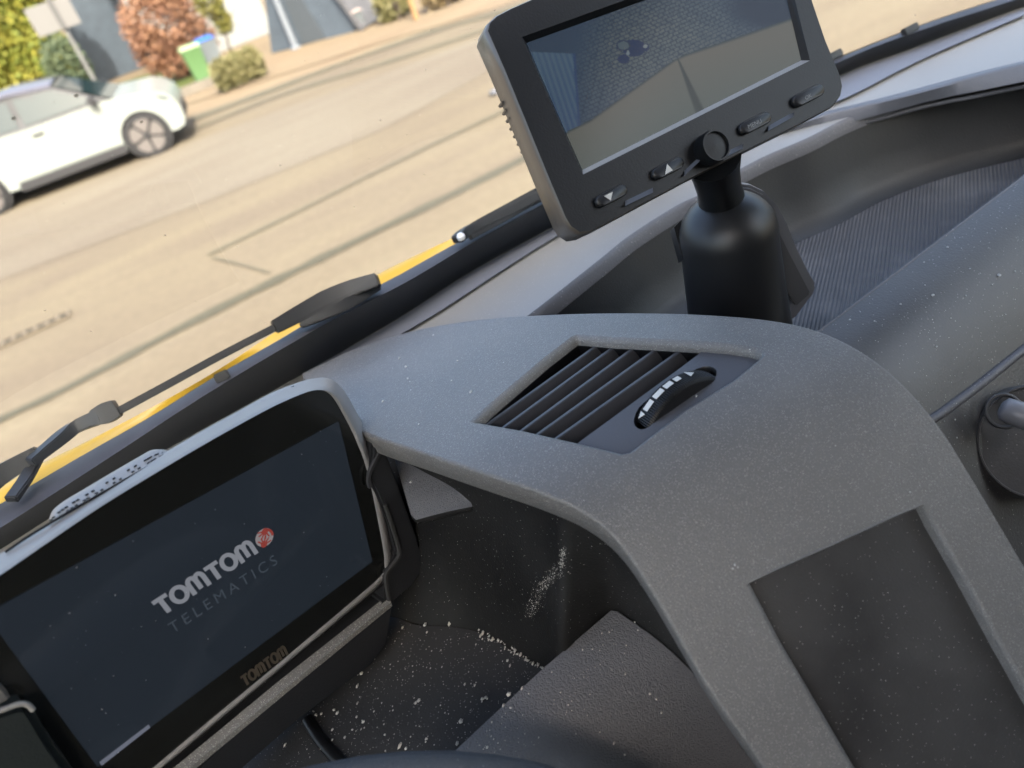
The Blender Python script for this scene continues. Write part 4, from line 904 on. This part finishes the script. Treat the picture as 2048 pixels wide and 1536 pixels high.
def wordmark(T, adv, wd, asp):
    """T O m T O m in rounded strokes, cap height 1, x in cap heights / adv"""
    mb = MB()
    def st(P, c=False): a_, b_ = stroke(T, [(x_, y_) for x_, y_ in P], wd, c, asp); mb.loft([a_, b_], False)
    x = 0.0
    for ch in 'TOmTOm':
        wl_ = {'T': 1.0, 'O': 1.14, 'm': 1.42}[ch]; k = 1/adv
        def X(q): return (x+q)*k
        if ch == 'T': st([(X(0), 1-wd/2), (X(.95), 1-wd/2)]); st([(X(.475), 1-wd/2), (X(.475), 0)])
        elif ch == 'O': st([(X(.54+.44*math.cos(a_*math.pi/16)), .5+.42*math.sin(a_*math.pi/16)) for a_ in range(32)], True)
        else:
            ar = lambda c, r0: [(X(c+r0*math.cos(R_(180-a_))), .60+.32*math.sin(R_(180-a_))) for a_ in range(0, 181, 15)]
            st([(X(.14), 0), (X(.14), .6)]+ar(.40, .26)+[(X(.66), .1)]); st([(X(.66), .6)]+ar(.92, .26)[1:]+[(X(1.18), 0)])
        x += wl_
    return mb
ADV = 6.98
o1, e1p, u1 = (324, 1236), (514, 1104), (302, 1214)
Ttx = Txt(FT, (325, 1233), (516, 1106), (302, 1214-10), -.0006)
asp = Ttx.x.length/Ttx.y.length
M_logo = simple('logo_white', (0.01, 0.01, 0.01), .25, emit=(0.034, 0.036, 0.041), es=1.0)
obj('wordmark', wordmark(Ttx, ADV, .225, asp), M_logo, dsp, 0)
# red globe with white pinwheel of hands
gc = FT.p(529, 1075, -.0006); gr = (FT.p(546, 1066, -.0006)-gc).length*1.02
def disc(c, r_, F, a0=0, a1=360, n=28, r0=0):
    P = [c+F.r*(r_*math.cos(R_(a_)))+F.d*(r_*math.sin(R_(a_))) for a_ in [a0+(a1-a0)*i/n for i in range(n+1)]]
    return P
obj('globe', MB().add(disc(gc, gr, FT)[:-1], [tuple(range(28))]), simple('logo_pale', (0.01, 0.01, 0.01), .25, emit=(0.038, 0.034, 0.035)), dsp, 0)
hm = MB()
def blade_(c, ang, r0, r1, w0, w1):
    d_ = FT.r*math.cos(ang)+FT.d*math.sin(ang); s_ = -FT.r*math.sin(ang)+FT.d*math.cos(ang)
    hm.add([c+d_*r0-s_*w0, c+d_*r1-s_*w1, c+d_*r1+s_*w1, c+d_*r0+s_*w0], [(0, 1, 2, 3)])
for hc, ha in (((.28, -.62), 140), ((-.35, .62), -60)):
    c = gc+FT.r*(gr*hc[0])+FT.d*(gr*hc[1])+FT.n*.0003
    hm.add(disc(c, gr*.36, FT, n=14)[:-1], [tuple(range(14))])
    for k in range(5): blade_(c+FT.n*.00003*(k+1), R_(ha+(k-2)*32), gr*.2, gr*.82, gr*.09, gr*.07)
hm.add(disc(gc+FT.n*.0003, gr*1.0, FT, -75, 20, 14)+disc(gc+FT.n*.0003, gr*.72, FT, -75, 20, 14)[::-1], [tuple(range(30))])
obj('hands', hm, simple('logo_red', (0.01, 0.01, 0.01), .25, emit=(0.040, 0.0062, 0.005)), dsp, 0, rec=False)
def place_text(s, F, o, e, upx, lift, space=1.0, capfix=1.42):
    V, Fc, W = text2d(s, 1.0, space); T = Txt(F, o, e, upx, lift)
    return MB().add([T.P(x_/W, y_*capfix) for x_, y_ in V], Fc)
obj('caption', place_text('TELEMATICS', FT, (345, 1268), (556, 1127), (334, 1249), -.0006, 1.45), simple('caption_grey', (0.01, 0.01, 0.01), .25, emit=(0.0068, 0.0088, 0.0115)), dsp, 0)
obj('progress_bar', MB().add(fpoly(FT, [(199, 1524), (203, 1532), (301, 1455), (297, 1449)], -.0006), [(0, 1, 2, 3)]), simple('bar_grey', (0.01, 0.01, 0.01), .25, emit=(0.022, 0.024, 0.031)), dsp, 0)
Tb = Txt(FT, (490, 1374), (576, 1309), (480, 1354), -.0009)
obj('brand_print', wordmark(Tb, ADV, .2, Tb.x.length/Tb.y.length), simple('dull_gold_print', (0.06, 0.05, 0.038), .4), nav, 0)
# thin lines along the foot of the glass
obj('bezel_line', MB().ribbon([FT.p(u, v, .0005) for u, v in ((769, 1166), (600, 1306), (320, 1541))], .0006, .0006, FT.d), M_side, nav, 0)
# ribbed grille bump on top
BP = [(104, 1042), (112, 1024), (135, 1005), (170, 984), (230, 948), (290, 913), (312, 901), (328, 899), (345, 905)]
bpts = [FT.p(p.x, p.y, RD-.005) for p in cr(v3(BP), 4)]; bas = [FT.p(p.x, p.y+3, RD+.003) for p in cr(v3([(100, 1050), (130, 1032), (170, 1009), (200, 991), (240, 968), (280, 945), (310, 928), (330, 916), (348, 906)]), 4)]
gb = obj('grille', MB().loft([[p-UPV*.006 for p in bas], [p-FT.n*.012-UPV*.004 for p in bpts], bpts, bas], False), M_silver, nav, 50)
hl_ = MB()
for i in range(22):
    for j in (0, 1):
        q = i/22+.02; k = int(q*(len(bpts)-1)); a_ = bpts[k]; b_ = bas[k]; c = a_.lerp(b_, .3+.3*j)+FT.r*(.0022*(j-.5)); dd2 = (b_-a_).normalized(); nn2 = FT.r.cross(dd2).normalized()
        if nn2.dot(CAM-c) < 0: nn2 = -nn2
        hl_.box(c+nn2*.0002, FT.r*.0006, dd2*.0003, nn2*.0003)
o_ = obj('grille_holes', hl_, M_black, gb, 0); o_['kind'] = 'stuff'
obj('top_seam', MB().tube([FT.p(p.x, p.y, RD+.002) for p in cr(v3([(10, 1104), (100, 1046), (345, 906), (470, 838), (588, 773)]), 5)], .0006, 6), M_blk2, nav, 50)
gd = MB(); rg = random.Random(4)
for _ in range(170):
    u, v = rg.uniform(20, 770), rg.uniform(800, 1530)
    if inpoly(u, v, [(40, 1190), (640, 830), (700, 900), (760, 1120), (200, 1560)]): 
        q = FT.p(u, v, -.0004); d_ = FT.r*math.cos(rg.random()*6.3)+FT.d*math.sin(rg.random()*6.3); e_q = d_.cross(FT.n).normalized(); z_ = .00008+.0002*rg.random()**3; gd.add([q-d_*z_*1.5, q+e_q*z_, q+d_*z_*1.5, q-e_q*z_], [(0, 1, 2, 3)])
o_ = obj('glass_dust', gd, simple('glass_fleck', (.22, .22, .22), .8), nav, 0); o_['kind'] = 'stuff'
# the cradle
M_crd = simple('cradle_black', (0.018, 0.019, 0.0215), .45, bump=.15, bs=900)
crd = obj('cradle', MB().prism(fpoly(FT, [(748, 880), (766, 888), (790, 948), (815, 1015), (838, 1080), (848, 1118), (842, 1148), (826, 1172), (788, 1205), (775, 1290), (745, 1330), (600, 1440), (480, 1545), (300, 1700), (300, 1620), (560, 1385), (772, 1205), (768, 1150), (795, 1108), (780, 1050), (752, 985), (738, 958)], .0015), -FT.n*.03), M_crd, nav, 40, bev=.0015)
obj('cradle_edge', MB().ribbon([FT.p(p.x, p.y, .0018) for p in cr(v3([(747, 878), (764, 884), (762, 897), (748, 925), (739, 945), (737, 962), (740, 975)]), 5)], .0016, .002, FT.r), simple('edge_grey', (0.042, 0.042, 0.045), .45), crd, 50)
obj('cradle_edge', MB().ribbon([FT.p(p.x, p.y, .0018) for p in cr(v3([(770, 1010), (783, 1050), (797, 1095), (798, 1112), (787, 1128), (773, 1145), (772, 1165), (778, 1200)]), 5)], .0015, .002, FT.r), simple('edge_grey_dark', (0.045, 0.045, 0.045), .45), crd, 50)
lip_ = MB(); la = [FT.p(u, v, -.002) for u, v in ((776, 1190), (560, 1360), (352, 1532), (150, 1700))]; lb = [FT.p(u, v, .003) for u, v in ((782, 1204), (566, 1380), (372, 1541), (170, 1712))]
lip_.loft([[p+FT.d*.002 for p in la], la, lb, [p+FT.d*.003 for p in lb]], False)
obj('cradle_lip', lip_, plastic('dusty_lip', (0.136, 0.1344, 0.128), .55, .4, .5, 900, dust=.5, film=.3), crd, 50)
obj('cradle_clip', MB().prism(fpoly(FT, [(-60, 1432), (0, 1422), (40, 1409), (62, 1412), (72, 1428), (100, 1475), (145, 1540), (240, 1680), (60, 1760), (-60, 1640)], .007), -FT.n*.014), simple('green_grey_plastic', (0.011, 0.015, 0.0155), .5, bump=.15, bs=900), crd, 40, bev=.003)
obj('clip_edge', MB().tube([FT.p(p.x, p.y, .0065) for p in cr(v3([(-50, 1432), (0, 1421), (38, 1408), (56, 1410), (66, 1420)]), 5)], .0011, 8), M_silver, crd, 60)
obj('clip_pad', MB().prism(fpoly(FT, [(-40, 1360), (0, 1368), (15, 1385), (24, 1400), (0, 1412), (-40, 1420)], .002), -FT.n*.004), simple('pad_grey', (0.096, 0.096, 0.096), .6), crd, 40, bev=.001)

# =================================================================== the reversing screen on its stand
FM = Frame(1350, 200, .385, (.999, .041, -.026), (-.107, -.489, -.865))
scr = thing('reversing_screen', UD(1500, 600, .5), 'black reversing camera screen with four buttons on a ball joint stand', 'monitor')
MO = [(976, 62), (980, 45), (995, 30), (1022, 17), (1081, -10), (1200, -60), (1400, -140), (1560, -205), (1588, -205), (1606, -180), (1618, -130), (1628, 0), (1650, 80), (1678, 150), (1684, 172), (1680, 190), (1664, 212), (1600, 246), (1400, 345), (1210, 447), (1180, 461), (1160, 464), (1142, 452), (1132, 436), (1100, 360), (1060, 262), (1010, 140)]
MO = [(976, 62), (980, 46), (995, 32), (1022, 18), (1081, -8), (1300, -103), (1540, -206), (1560, -210), (1578, -200), (1590, -170), (1623, 0), (1650, 80), (1679, 150), (1684, 172), (1680, 190), (1664, 212), (1600, 246), (1400, 345), (1210, 447), (1180, 461), (1160, 464), (1142, 452), (1132, 436), (1100, 360), (1060, 262), (1010, 140)]
ml_ = [Vector((*FM.xy(u, v), 0)) for u, v in MO]
cxm = sum(ml_, Vector((0, 0, 0)))/len(ml_)
def ring_(k, lift): return [FM.at(cxm.x+(p.x-cxm.x)*k, cxm.y+(p.y-cxm.y)*k, lift) for p in ml_]
SC = [(1166, 349), (1619, 120), (1563, -75), (1530, -90), (1048, 70), (1045, 78)]
SCQ = [(1044, 74), (1166, 349), (1620, 121), (1562, -112)]
def insq(P, k, F, lift):
    Q = [Vector((*F.xy(u, v), 0)) for u, v in P]; c = sum(Q, Vector((0, 0, 0)))/4
    return [F.at(q.x+math.copysign(k, q.x-c.x)*-1, q.y+math.copysign(k, q.y-c.y)*-1, lift) for q in Q]
# housing: front frame with an opening, sides and back
so_q = [Vector((*FM.xy(u, v), 0)) for u, v in SCQ]
fr2 = [Vector((p.x, p.y, 0)) for p in ml_]
hs = sheet(fr2, [so_q], lambda x, y: 0.0, .012)
front = MB().add([FM.at(p.x, p.y, 0) for p in hs.v], hs.f)
housing = obj('housing', front, M_blk2, scr, 40)
M_edge = simple('housing_side', (0.08, 0.0704, 0.06), .32, .7)  # tan tint stands in for the road reflected in the casing side
obj('housing_side', MB().loft([ring_(1.0, 0), ring_(1.008, -.0008), ring_(1.012, -.003), ring_(1.012, -.016), ring_(.97, -.021)], True, (False, True)), M_edge, housing, 50)
iq = insq(SCQ, .0024, FM, -.003)
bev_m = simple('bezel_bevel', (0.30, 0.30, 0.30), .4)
oq = [FM.at(q.x, q.y, 0) for q in so_q]
for i, nm in enumerate(('bezel_side', 'bezel_foot', 'bezel_side', 'bezel_top')):
    j = (i+1) % 4
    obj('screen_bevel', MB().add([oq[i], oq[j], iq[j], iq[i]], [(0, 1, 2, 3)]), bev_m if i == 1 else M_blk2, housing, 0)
# what the camera behind the van shows, as coloured cells of the lit panel
NX, NY = 300, 150
def lin(c): return tuple((x/255/12.92 if x/255 <= .04045 else ((x/255+.055)/1.055)**2.4) for x in c)
S0 = [Vector((*FM.xy(u, v, -.003), 0)) for u, v in SCQ]
rs = random.Random(5); cells = [[rs.random() for _ in range(64)] for _ in range(64)]
def vnoise(x, y):
    i, j = int(math.floor(x)), int(math.floor(y)); fx, fy = x-i, y-j; fx = fx*fx*(3-2*fx); fy = fy*fy*(3-2*fy)
    g_ = lambda a_, b_: cells[b_ % 64][a_ % 64]
    return (g_(i, j)*(1-fx)+g_(i+1, j)*fx)*(1-fy)+(g_(i, j+1)*(1-fx)+g_(i+1, j+1)*fx)*fy
def mixc(a_, b_, t_): t_ = max(0, min(1, t_)); return tuple(p*(1-t_)+q*t_ for p, q in zip(a_, b_))
def screen_px(u, v):
    """colour of the reversing picture at photo position (u, v)"""
    hor = [(1040, 330), (1142, 258), (1180, 240), (1350, 118), (1372, 108), (1500, 65), (1600, 30), (1700, -5)]
    hy = 0
    for a_, b_ in zip(hor, hor[1:]):
        if a_[0] <= u <= b_[0]: hy = a_[1]+(b_[1]-a_[1])*(u-a_[0])/(b_[0]-a_[0])
    if v > hy:                                   # bumper of the van, grey beige
        k = (v-hy)/150; c = mixc((112, 110, 100), (92, 102, 98), k+(1350-u)/900)
        dx_ = u-(1357+(v-120)*.42); wdt = 2+(v-118)*.105
        if v > 118 and abs(dx_) < wdt: c = mixc((62, 68, 64), c, max(0, (abs(dx_)-wdt*.5)/(wdt*.5)))
        if v-hy < 7: c = mixc((50, 62, 66), c, (v-hy)/7)
        return c
    # setts
    s1 = vnoise(u*.16+v*.05, v*.30-u*.05); s2 = vnoise(u*.33, v*.33+7); kx = (u-1040)/560
    base_ = mixc((62, 82, 105), (104, 112, 112), min(1, .25+.9*math.exp(-((u-1330)/170)**2-((v-110)/130)**2)))
    c = mixc(mixc(base_, (36, 52, 72), .55), base_, s1*.6+s2*.7)
    ca_, cb_ = u*.90-v*.43, u*.43+v*.90
    row = math.floor(cb_/7.5); ga = abs(((ca_+(row % 2)*6)/12.0) % 1-.5); gb_ = abs((cb_/7.5) % 1-.5)
    if ga > .40 or gb_ > .36: c = mixc(c, (34, 48, 66), .55)
    # corner shade, top left and right
    c = mixc((56, 74, 96), c, (u-1120)/110+(v-40)/400)
    r_ = math.hypot((u-1540)/95, (v-15)/48); c = mixc((40, 54, 72), c, (r_-.6)*2.2)
    # pale planked gate at the left
    xl_ = 1062+(v-100)*.37; xr_ = 1146+(v-110)*.07
    if v > 104+(u-1072)*.04 and u < xr_+5:
        if u < xr_: c = mixc((84, 106, 124), (60, 82, 112), .5+.5*math.sin((u-xl_)*.55+v*.02)*.8+(v-200)/300); 
        else: c = (54, 74, 106)
    elif v < 104+(u-1072)*.04 and u < 1165: c = mixc((58, 74, 92), c, (u-1120)/60)
    # tow ball on the setts
    def el(cx, cy, rx, ry): return math.hypot((u-cx)/rx, (v-cy)/ry)
    if min(el(1268, 96, 24, 17), el(1247, 118, 12, 9), el(1290, 95, 9, 8)) < 1: c = (38, 54, 84)
    q = el(1247, 91, 15, 11)
    if q < 1: c = (84, 98, 106) if q < .75 else (44, 58, 78)
    if el(1256, 106, 3.5, 5) < 1: c = (120, 132, 140)
    if el(1291, 93, 4, 4) < 1: c = (130, 138, 140)
    return c
V = []; Fc = []; cl = []
for j in range(NY+1):
    for i in range(NX+1):
        s_, t_ = i/NX, j/NY
        q = S0[0].lerp(S0[3], s_).lerp(S0[1].lerp(S0[2], s_), t_); p = FM.at(q.x, q.y, -.003); V.append(p)
        cl.append(lin(screen_px(*PX(p))))
for j in range(NY):
    for i in range(NX): k = j*(NX+1)+i; Fc.append((k, k+1, k+NX+2, k+NX+1))
EXPF = 1/(2**vs.exposure)
sp_ = obj('screen', MB().add(V, Fc), attr_mat('lit_screen', .18, .60*EXPF, .16, base=False), scr, 0, col=cl)
# groove with pale bevels between the buttons, and the buttons
M_bvl = simple('bevel_grey', (0.0595, 0.0609, 0.0665), .35)
for (a_, b_) in (((1250, 412), (1306, 385)), ((1368, 352), (1400, 322)), ((1450, 315), (1486, 297)), ((1536, 262), (1588, 233))):
    A = FM.p(a_[0], a_[1]-10, .0002); B = FM.p(b_[0], b_[1]-10, .0002); A2 = FM.p(*a_, .0022); B2 = FM.p(*b_, .0022)
    obj('groove_bevel', MB().add([A, B, B2, A2, FM.p(a_[0], a_[1], -.001), FM.p(b_[0], b_[1], -.001)], [(0, 1, 2, 3), (3, 2, 5, 4)]), M_bvl, housing, 0)
def pill(cx, cy, L_, W_, ang, n=10):
    out = []
    for k in range(n+1): a_ = R_(-90+180*k/n); out.append((L_+W_*math.cos(a_), W_*math.sin(a_)))
    for k in range(n+1): a_ = R_(90+180*k/n); out.append((-L_+W_*math.cos(a_), W_*math.sin(a_)))
    ca, sa_ = math.cos(ang), math.sin(ang); return [(cx+x_*ca+y_*sa_, cy-x_*sa_+y_*ca) for x_, y_ in out]
for (cx, cy, what) in ((1220, 393, 'v'), (1333, 338, '^'), (1507, 248, 'MENU'), (1613, 193, 'OK')):
    lo_ = pill(cx, cy, 22, 12, R_(27)); P3 = [FM.p(u, v, .0004) for u, v in lo_]
    bt_ = obj('button', MB().loft([P3, [p+FM.n*.0016 for p in P3], [FM.at(0, 0, 0)*0+(p*.9+sum(P3, Vector((0, 0, 0)))/len(P3)*.1)+FM.n*.0024 for p in P3]], True, (False, True)), simple('button_black', (0.011, 0.012, 0.014), .4, .5), housing, 50)
    if what == '^': m2 = MB().prism(fpoly(FM, [(1334, 328), (1330, 349), (1345, 341)], .0029), FM.n*.0003)
    elif what == 'v': m2 = MB().prism(fpoly(FM, [(1208, 392), (1225, 384), (1221, 401)], .0029), FM.n*.0003)
    elif what == 'MENU': m2 = place_text('MENU', FM, (1497, 258), (1524, 245), (1494, 250), .0031)
    else: m2 = place_text('OK', FM, (1611, 200), (1624, 193), (1609, 193), .0031)
    obj('button_mark', m2, M_white if what in '^v' else simple('dim_print', (0.238, 0.238, 0.238), .5), bt_, 0)
# cooling ribs on the side
for i in range(7):
    u, v = 1017+i*7.3, 207+i*15.4
    obj('cooling_rib', MB().box(FM.p(u-7, v, -.016), FM.r*.0026+FM.d*.0004, FM.d*.0007, FM.n*.003), M_edge, housing, 40, bev=.0003)
# ball joint ring, neck, stand
kc = FM.p(1424, 296, .004); kr = 33*(kc-CAM).dot(fw)/FPX
obj('joint_cap', MB().lathe(kc, FM.n, [(kr, -.012), (kr, .002), (kr*.94, .0045), (kr*.84, .0045), (kr*.80, .003), (0, .0034)], 36), M_blk2, scr, 50)
n0, n1 = UD(1424, 312, .402), UD(1446, 415, .452)
obj('neck', MB().tube([n0, n0.lerp(n1, .3), n0.lerp(n1, .6), n1], [.0150, .0128, .0122, .0140], 20), M_blk2, scr, 60)
foot = U(1500, 640, FH); 
dtop = UD(1456, 466, .455); axd = Vector((0, 0, 1)); Rb = .0285
M_dome = simple('glossy_black', (0.010, 0.0105, 0.012), .42, .5)
zb = dtop.z-(CAM.z-FH); dm = [(Rb*1.18, -zb), (Rb*1.16, -zb+.01), (Rb*1.06, -zb*.45), (Rb*1.0, -.004)]+[(Rb*math.cos(R_(a_)), Rb*.86*math.sin(R_(a_))) for a_ in range(0, 86, 8)]
obj('stand', MB().lathe(dtop, axd, dm, 40), M_dome, scr, 60)
FP = Frame(1540, 500, .49, (.93, -.36, 0.02), (.12, -.12, -.98))
ARC = [(1452, 374), (1470, 369), (1500, 371), (1530, 385), (1556, 410), (1576, 450), (1596, 500), (1618, 545), (1633, 572), (1628, 588), (1592, 614), (1560, 560), (1500, 640), (1420, 640), (1440, 420)]
ARC = [(1440, 385), (1456, 374), (1478, 369), (1503, 372), (1530, 385), (1556, 411), (1576, 450), (1596, 500), (1618, 545), (1634, 572), (1629, 588), (1590, 640), (1440, 700)]
obj('back_plate', MB().prism(fpoly(FP, ARC, 0), -FP.n*.008), simple('plate_lit_grey', (0.14, 0.145, 0.16), .35, .6), scr, 40, bev=.0018)  # grey raised to stand for the highlight on the curved edge
obj('side_clip', MB().prism(fpoly(FP, [(1526, 484), (1556, 459), (1582, 512), (1622, 588), (1592, 614), (1575, 590)], .016), -FP.n*.012), simple('clip_black', (0.075, 0.077, 0.083), .4), scr, 40, bev=.001)
obj('side_fin', MB().prism([UD(1362, 440, .46), UD(1348, 455, .46), UD(1362, 505, .46), UD(1366, 520, .46)], fw*.012), M_blk2, scr, 40)

# =================================================================== crumbs and dust
def flake(mb, c, s_, nrm, r):
    nrm = Vector(nrm).normalized(); a_ = nrm.orthogonal().normalized(); b_ = nrm.cross(a_); ph = r.random()*6.28; k0 = len(mb.v); n = 5
    sx, sy_ = s_*(.8+.7*r.random()), s_*(.6+.4*r.random())
    for k in range(n):
        an = ph+2*math.pi*k/n; q = .75+.4*r.random(); mb.v.append(c+(a_*math.cos(an)*sx+b_*math.sin(an)*sy_)*q)
    mb.v.append(c+nrm*s_*.8); mb.v.append(c-nrm*s_*.2)
    for k in range(n): mb.f.append((k0+k, k0+(k+1) % n, k0+n)); mb.f.append((k0+(k+1) % n, k0+k, k0+n+1))
rc = random.Random(11); cb = MB(); PXM = lambda dep: dep/FPX
def crumb(u, v, spx, surf):
    p = surf(u, v); flake(cb, p+UPV*.0003, spx*PXM((p-CAM).dot(fw))*.5, UPV, rc)
fl_ = lambda u, v: U(u, v, CF-.0002); bo_ = lambda u, v: UH(u, v, Hb)
for u, v, s_ in [(723, 1347, 9), (715, 1373, 10), (715, 1407, 6), (805, 1256, 9), (850, 1250, 9), (854, 1265, 7), (900, 1246, 13), (932, 1244, 7), (957, 1255, 9), (966, 1265, 10), (961, 1272, 8), (985, 1280, 8), (997, 1281, 7), (1030, 1302, 9), (1041, 1310, 9), (1052, 1318, 8), (1066, 1327, 9), (1076, 1331, 10), (1085, 1336, 8), (930, 1369, 9), (950, 1371, 6), (838, 1401, 8), (832, 1406, 7), (922, 1443, 10), (800, 1492, 13), (812, 1497, 8), (770, 1470, 6), (727, 1444, 8), (714, 1434, 6), (690, 1475, 8), (665, 1480, 7), (570, 1491, 9), (644, 1497, 10), (632, 1430, 8), (643, 1428, 7), (668, 1420, 7), (675, 1426, 8), (915, 1487, 8), (852, 1478, 6), (1015, 1322, 7), (1020, 1332, 7), (965, 1398, 9), (972, 1395, 7), (665, 1460, 6), (705, 1460, 6)]: crumb(u, v, s_, fl_)
for _ in range(420):
    u, v = rc.uniform(560, 1080), rc.uniform(1260, 1530)
    if v < 1205+(780-u)*.83+60 and u < 780: continue
    if (u-915)/310 > (1500-v)/278: continue
    crumb(u, v, 1.2+3.2*rc.random()**2.5, fl_)
for _ in range(70):
    t_ = rc.random(); crumb(960+125*t_+rc.gauss(0, 5), 1262+75*t_+rc.gauss(0, 5), 2+4*rc.random(), fl_)
for u, v, s_ in [(1018, 1389, 11), (1007, 1411, 9), (1021, 1416, 7), (1044, 1377, 7), (1058, 1388, 7), (1166, 1300, 5), (1185, 1299, 5), (1251, 1348, 5), (1204, 1267, 5), (1219, 1265, 5), (1137, 1410, 6), (1300, 1388, 6), (1313, 1399, 6), (1323, 1426, 7), (1228, 1487, 8), (1250, 1510, 6), (1200, 1465, 5), (984, 1445, 6), (975, 1495, 6), (1005, 1532, 14), (1270, 1245, 6), (1276, 1261, 5)]: crumb(u, v, s_, bo_)
for _ in range(170):
    t_ = rc.random()**1.6; u = 930+t_*330+rc.gauss(0, 25); v = 1510-t_*260+abs(rc.gauss(0, 45))
    if (u-905)/320 < (1506-v)/285+.02 or v > 1536 or (u > 1225 and v < 1222+(u-1225)*.75): continue
    crumb(u, v, 1.2+2.5*rc.random()**2, bo_)
bvh = BVHTree.FromPolygons([tuple(p) for p in csm.v], csm.f)
SCF = cr(v3([(1127, 1098), (1124, 1120), (1118, 1140), (1098, 1158), (1085, 1172), (1075, 1190), (1066, 1210), (1058, 1236)]), 6)
for _ in range(800):
    k = rc.random()*(len(SCF)-1); p = SCF[int(k)]; wdt = 3 if k < 10 else 7
    u, v = p.x+rc.gauss(0, wdt), p.y+rc.gauss(0, wdt*.8)
    hit = bvh.ray_cast(CAM, ray(u, v).normalized())
    if hit[0]:
        n_ = hit[1] if hit[1].dot(CAM-hit[0]) > 0 else -hit[1]; flake(cb, hit[0]+n_*.0001, (.5+1.6*rc.random()**3)*.00013, n_, rc)
o_ = obj('crumbs', cb, M_crumb, None, 0, rec=False); fin(o_, 'white crumbs scattered over the floor of the dash cubby and the bolster', 'crumbs', kind='stuff')
cb = MB(); pd_ = lambda u, v: UH(u, v, Hpod)
for u, v, s_ in [(799, 717, 7), (812, 734, 7), (915, 722, 6), (867, 671, 5), (942, 784, 8), (766, 803, 7), (838, 849, 6), (816, 758, 5), (820, 764, 4), (903, 762, 5), (865, 763, 5), (822, 781, 4), (815, 757, 4), (1500, 700, 5), (1393, 793, 6), (1470, 1130, 7), (1466, 1138, 6), (1476, 1135, 5), (1820, 985, 5), (1700, 640, 4)]: crumb(u, v, s_, pd_)
for _ in range(260):
    u, v = rc.uniform(680, 1900), rc.uniform(640, 1250)
    if not inpoly(u, v, [(690, 720), (1000, 645), (1300, 636), (1560, 655), (1780, 770), (1900, 940), (1980, 1090), (1850, 990), (1490, 1150), (1350, 1200), (1230, 1040), (900, 910), (750, 860)]) or inpoly(u, v, VH): continue
    crumb(u, v, 1.0+2.0*rc.random()**2, pd_)
rl_ = lambda u, v: UH(u, v, Hroll)
for u, v, s_ in [(1801, 609, 6), (1840, 668, 4), (1850, 571, 4), (1895, 495, 6), (1932, 592, 4), (1998, 551, 8), (2030, 543, 6), (1866, 591, 7), (1865, 640, 4), (1902, 637, 4), (1749, 643, 5), (1873, 694, 5), (1848, 525, 5), (1940, 538, 4), (1985, 570, 4), (1888, 843, 5), (1914, 876, 5), (1910, 840, 4)]: crumb(u, v, s_, rl_)
for _ in range(120):
    u, v = rc.uniform(1760, 2048), rc.uniform(480, 1000)
    if v < 680+(1760-u)*.75 or v > 740+(u-1760)*1.2: continue
    crumb(u, v, 1.0+2.2*rc.random()**2, rl_)
for _ in range(40):
    u = rc.uniform(700, 1150); v = 690-(u-700)*.55+rc.uniform(-25, 5); crumb(u, v, 1+3*rc.random()**2, lambda a_, b_: U(a_, b_, HD-.0005))
crumb(822, 965, 8, lambda a_, b_: UH(a_, b_, Hdeck))
o_ = obj('dust_flecks', cb, M_dust, None, 0, rec=False); fin(o_, 'pale dust flecks lying on the grey console and dashboard', 'dust', kind='stuff')
# families of alike things along the street
for o in scn.objects:
    c = o.get('category')
    g = {'tree': 'trees in the front gardens across the road', 'wheelie bin': 'wheelie bins across the road', 'house': 'houses across the road', 'bush': 'dry bushes by the orange post'}.get(c)
    if g and not o.parent: o['group'] = g
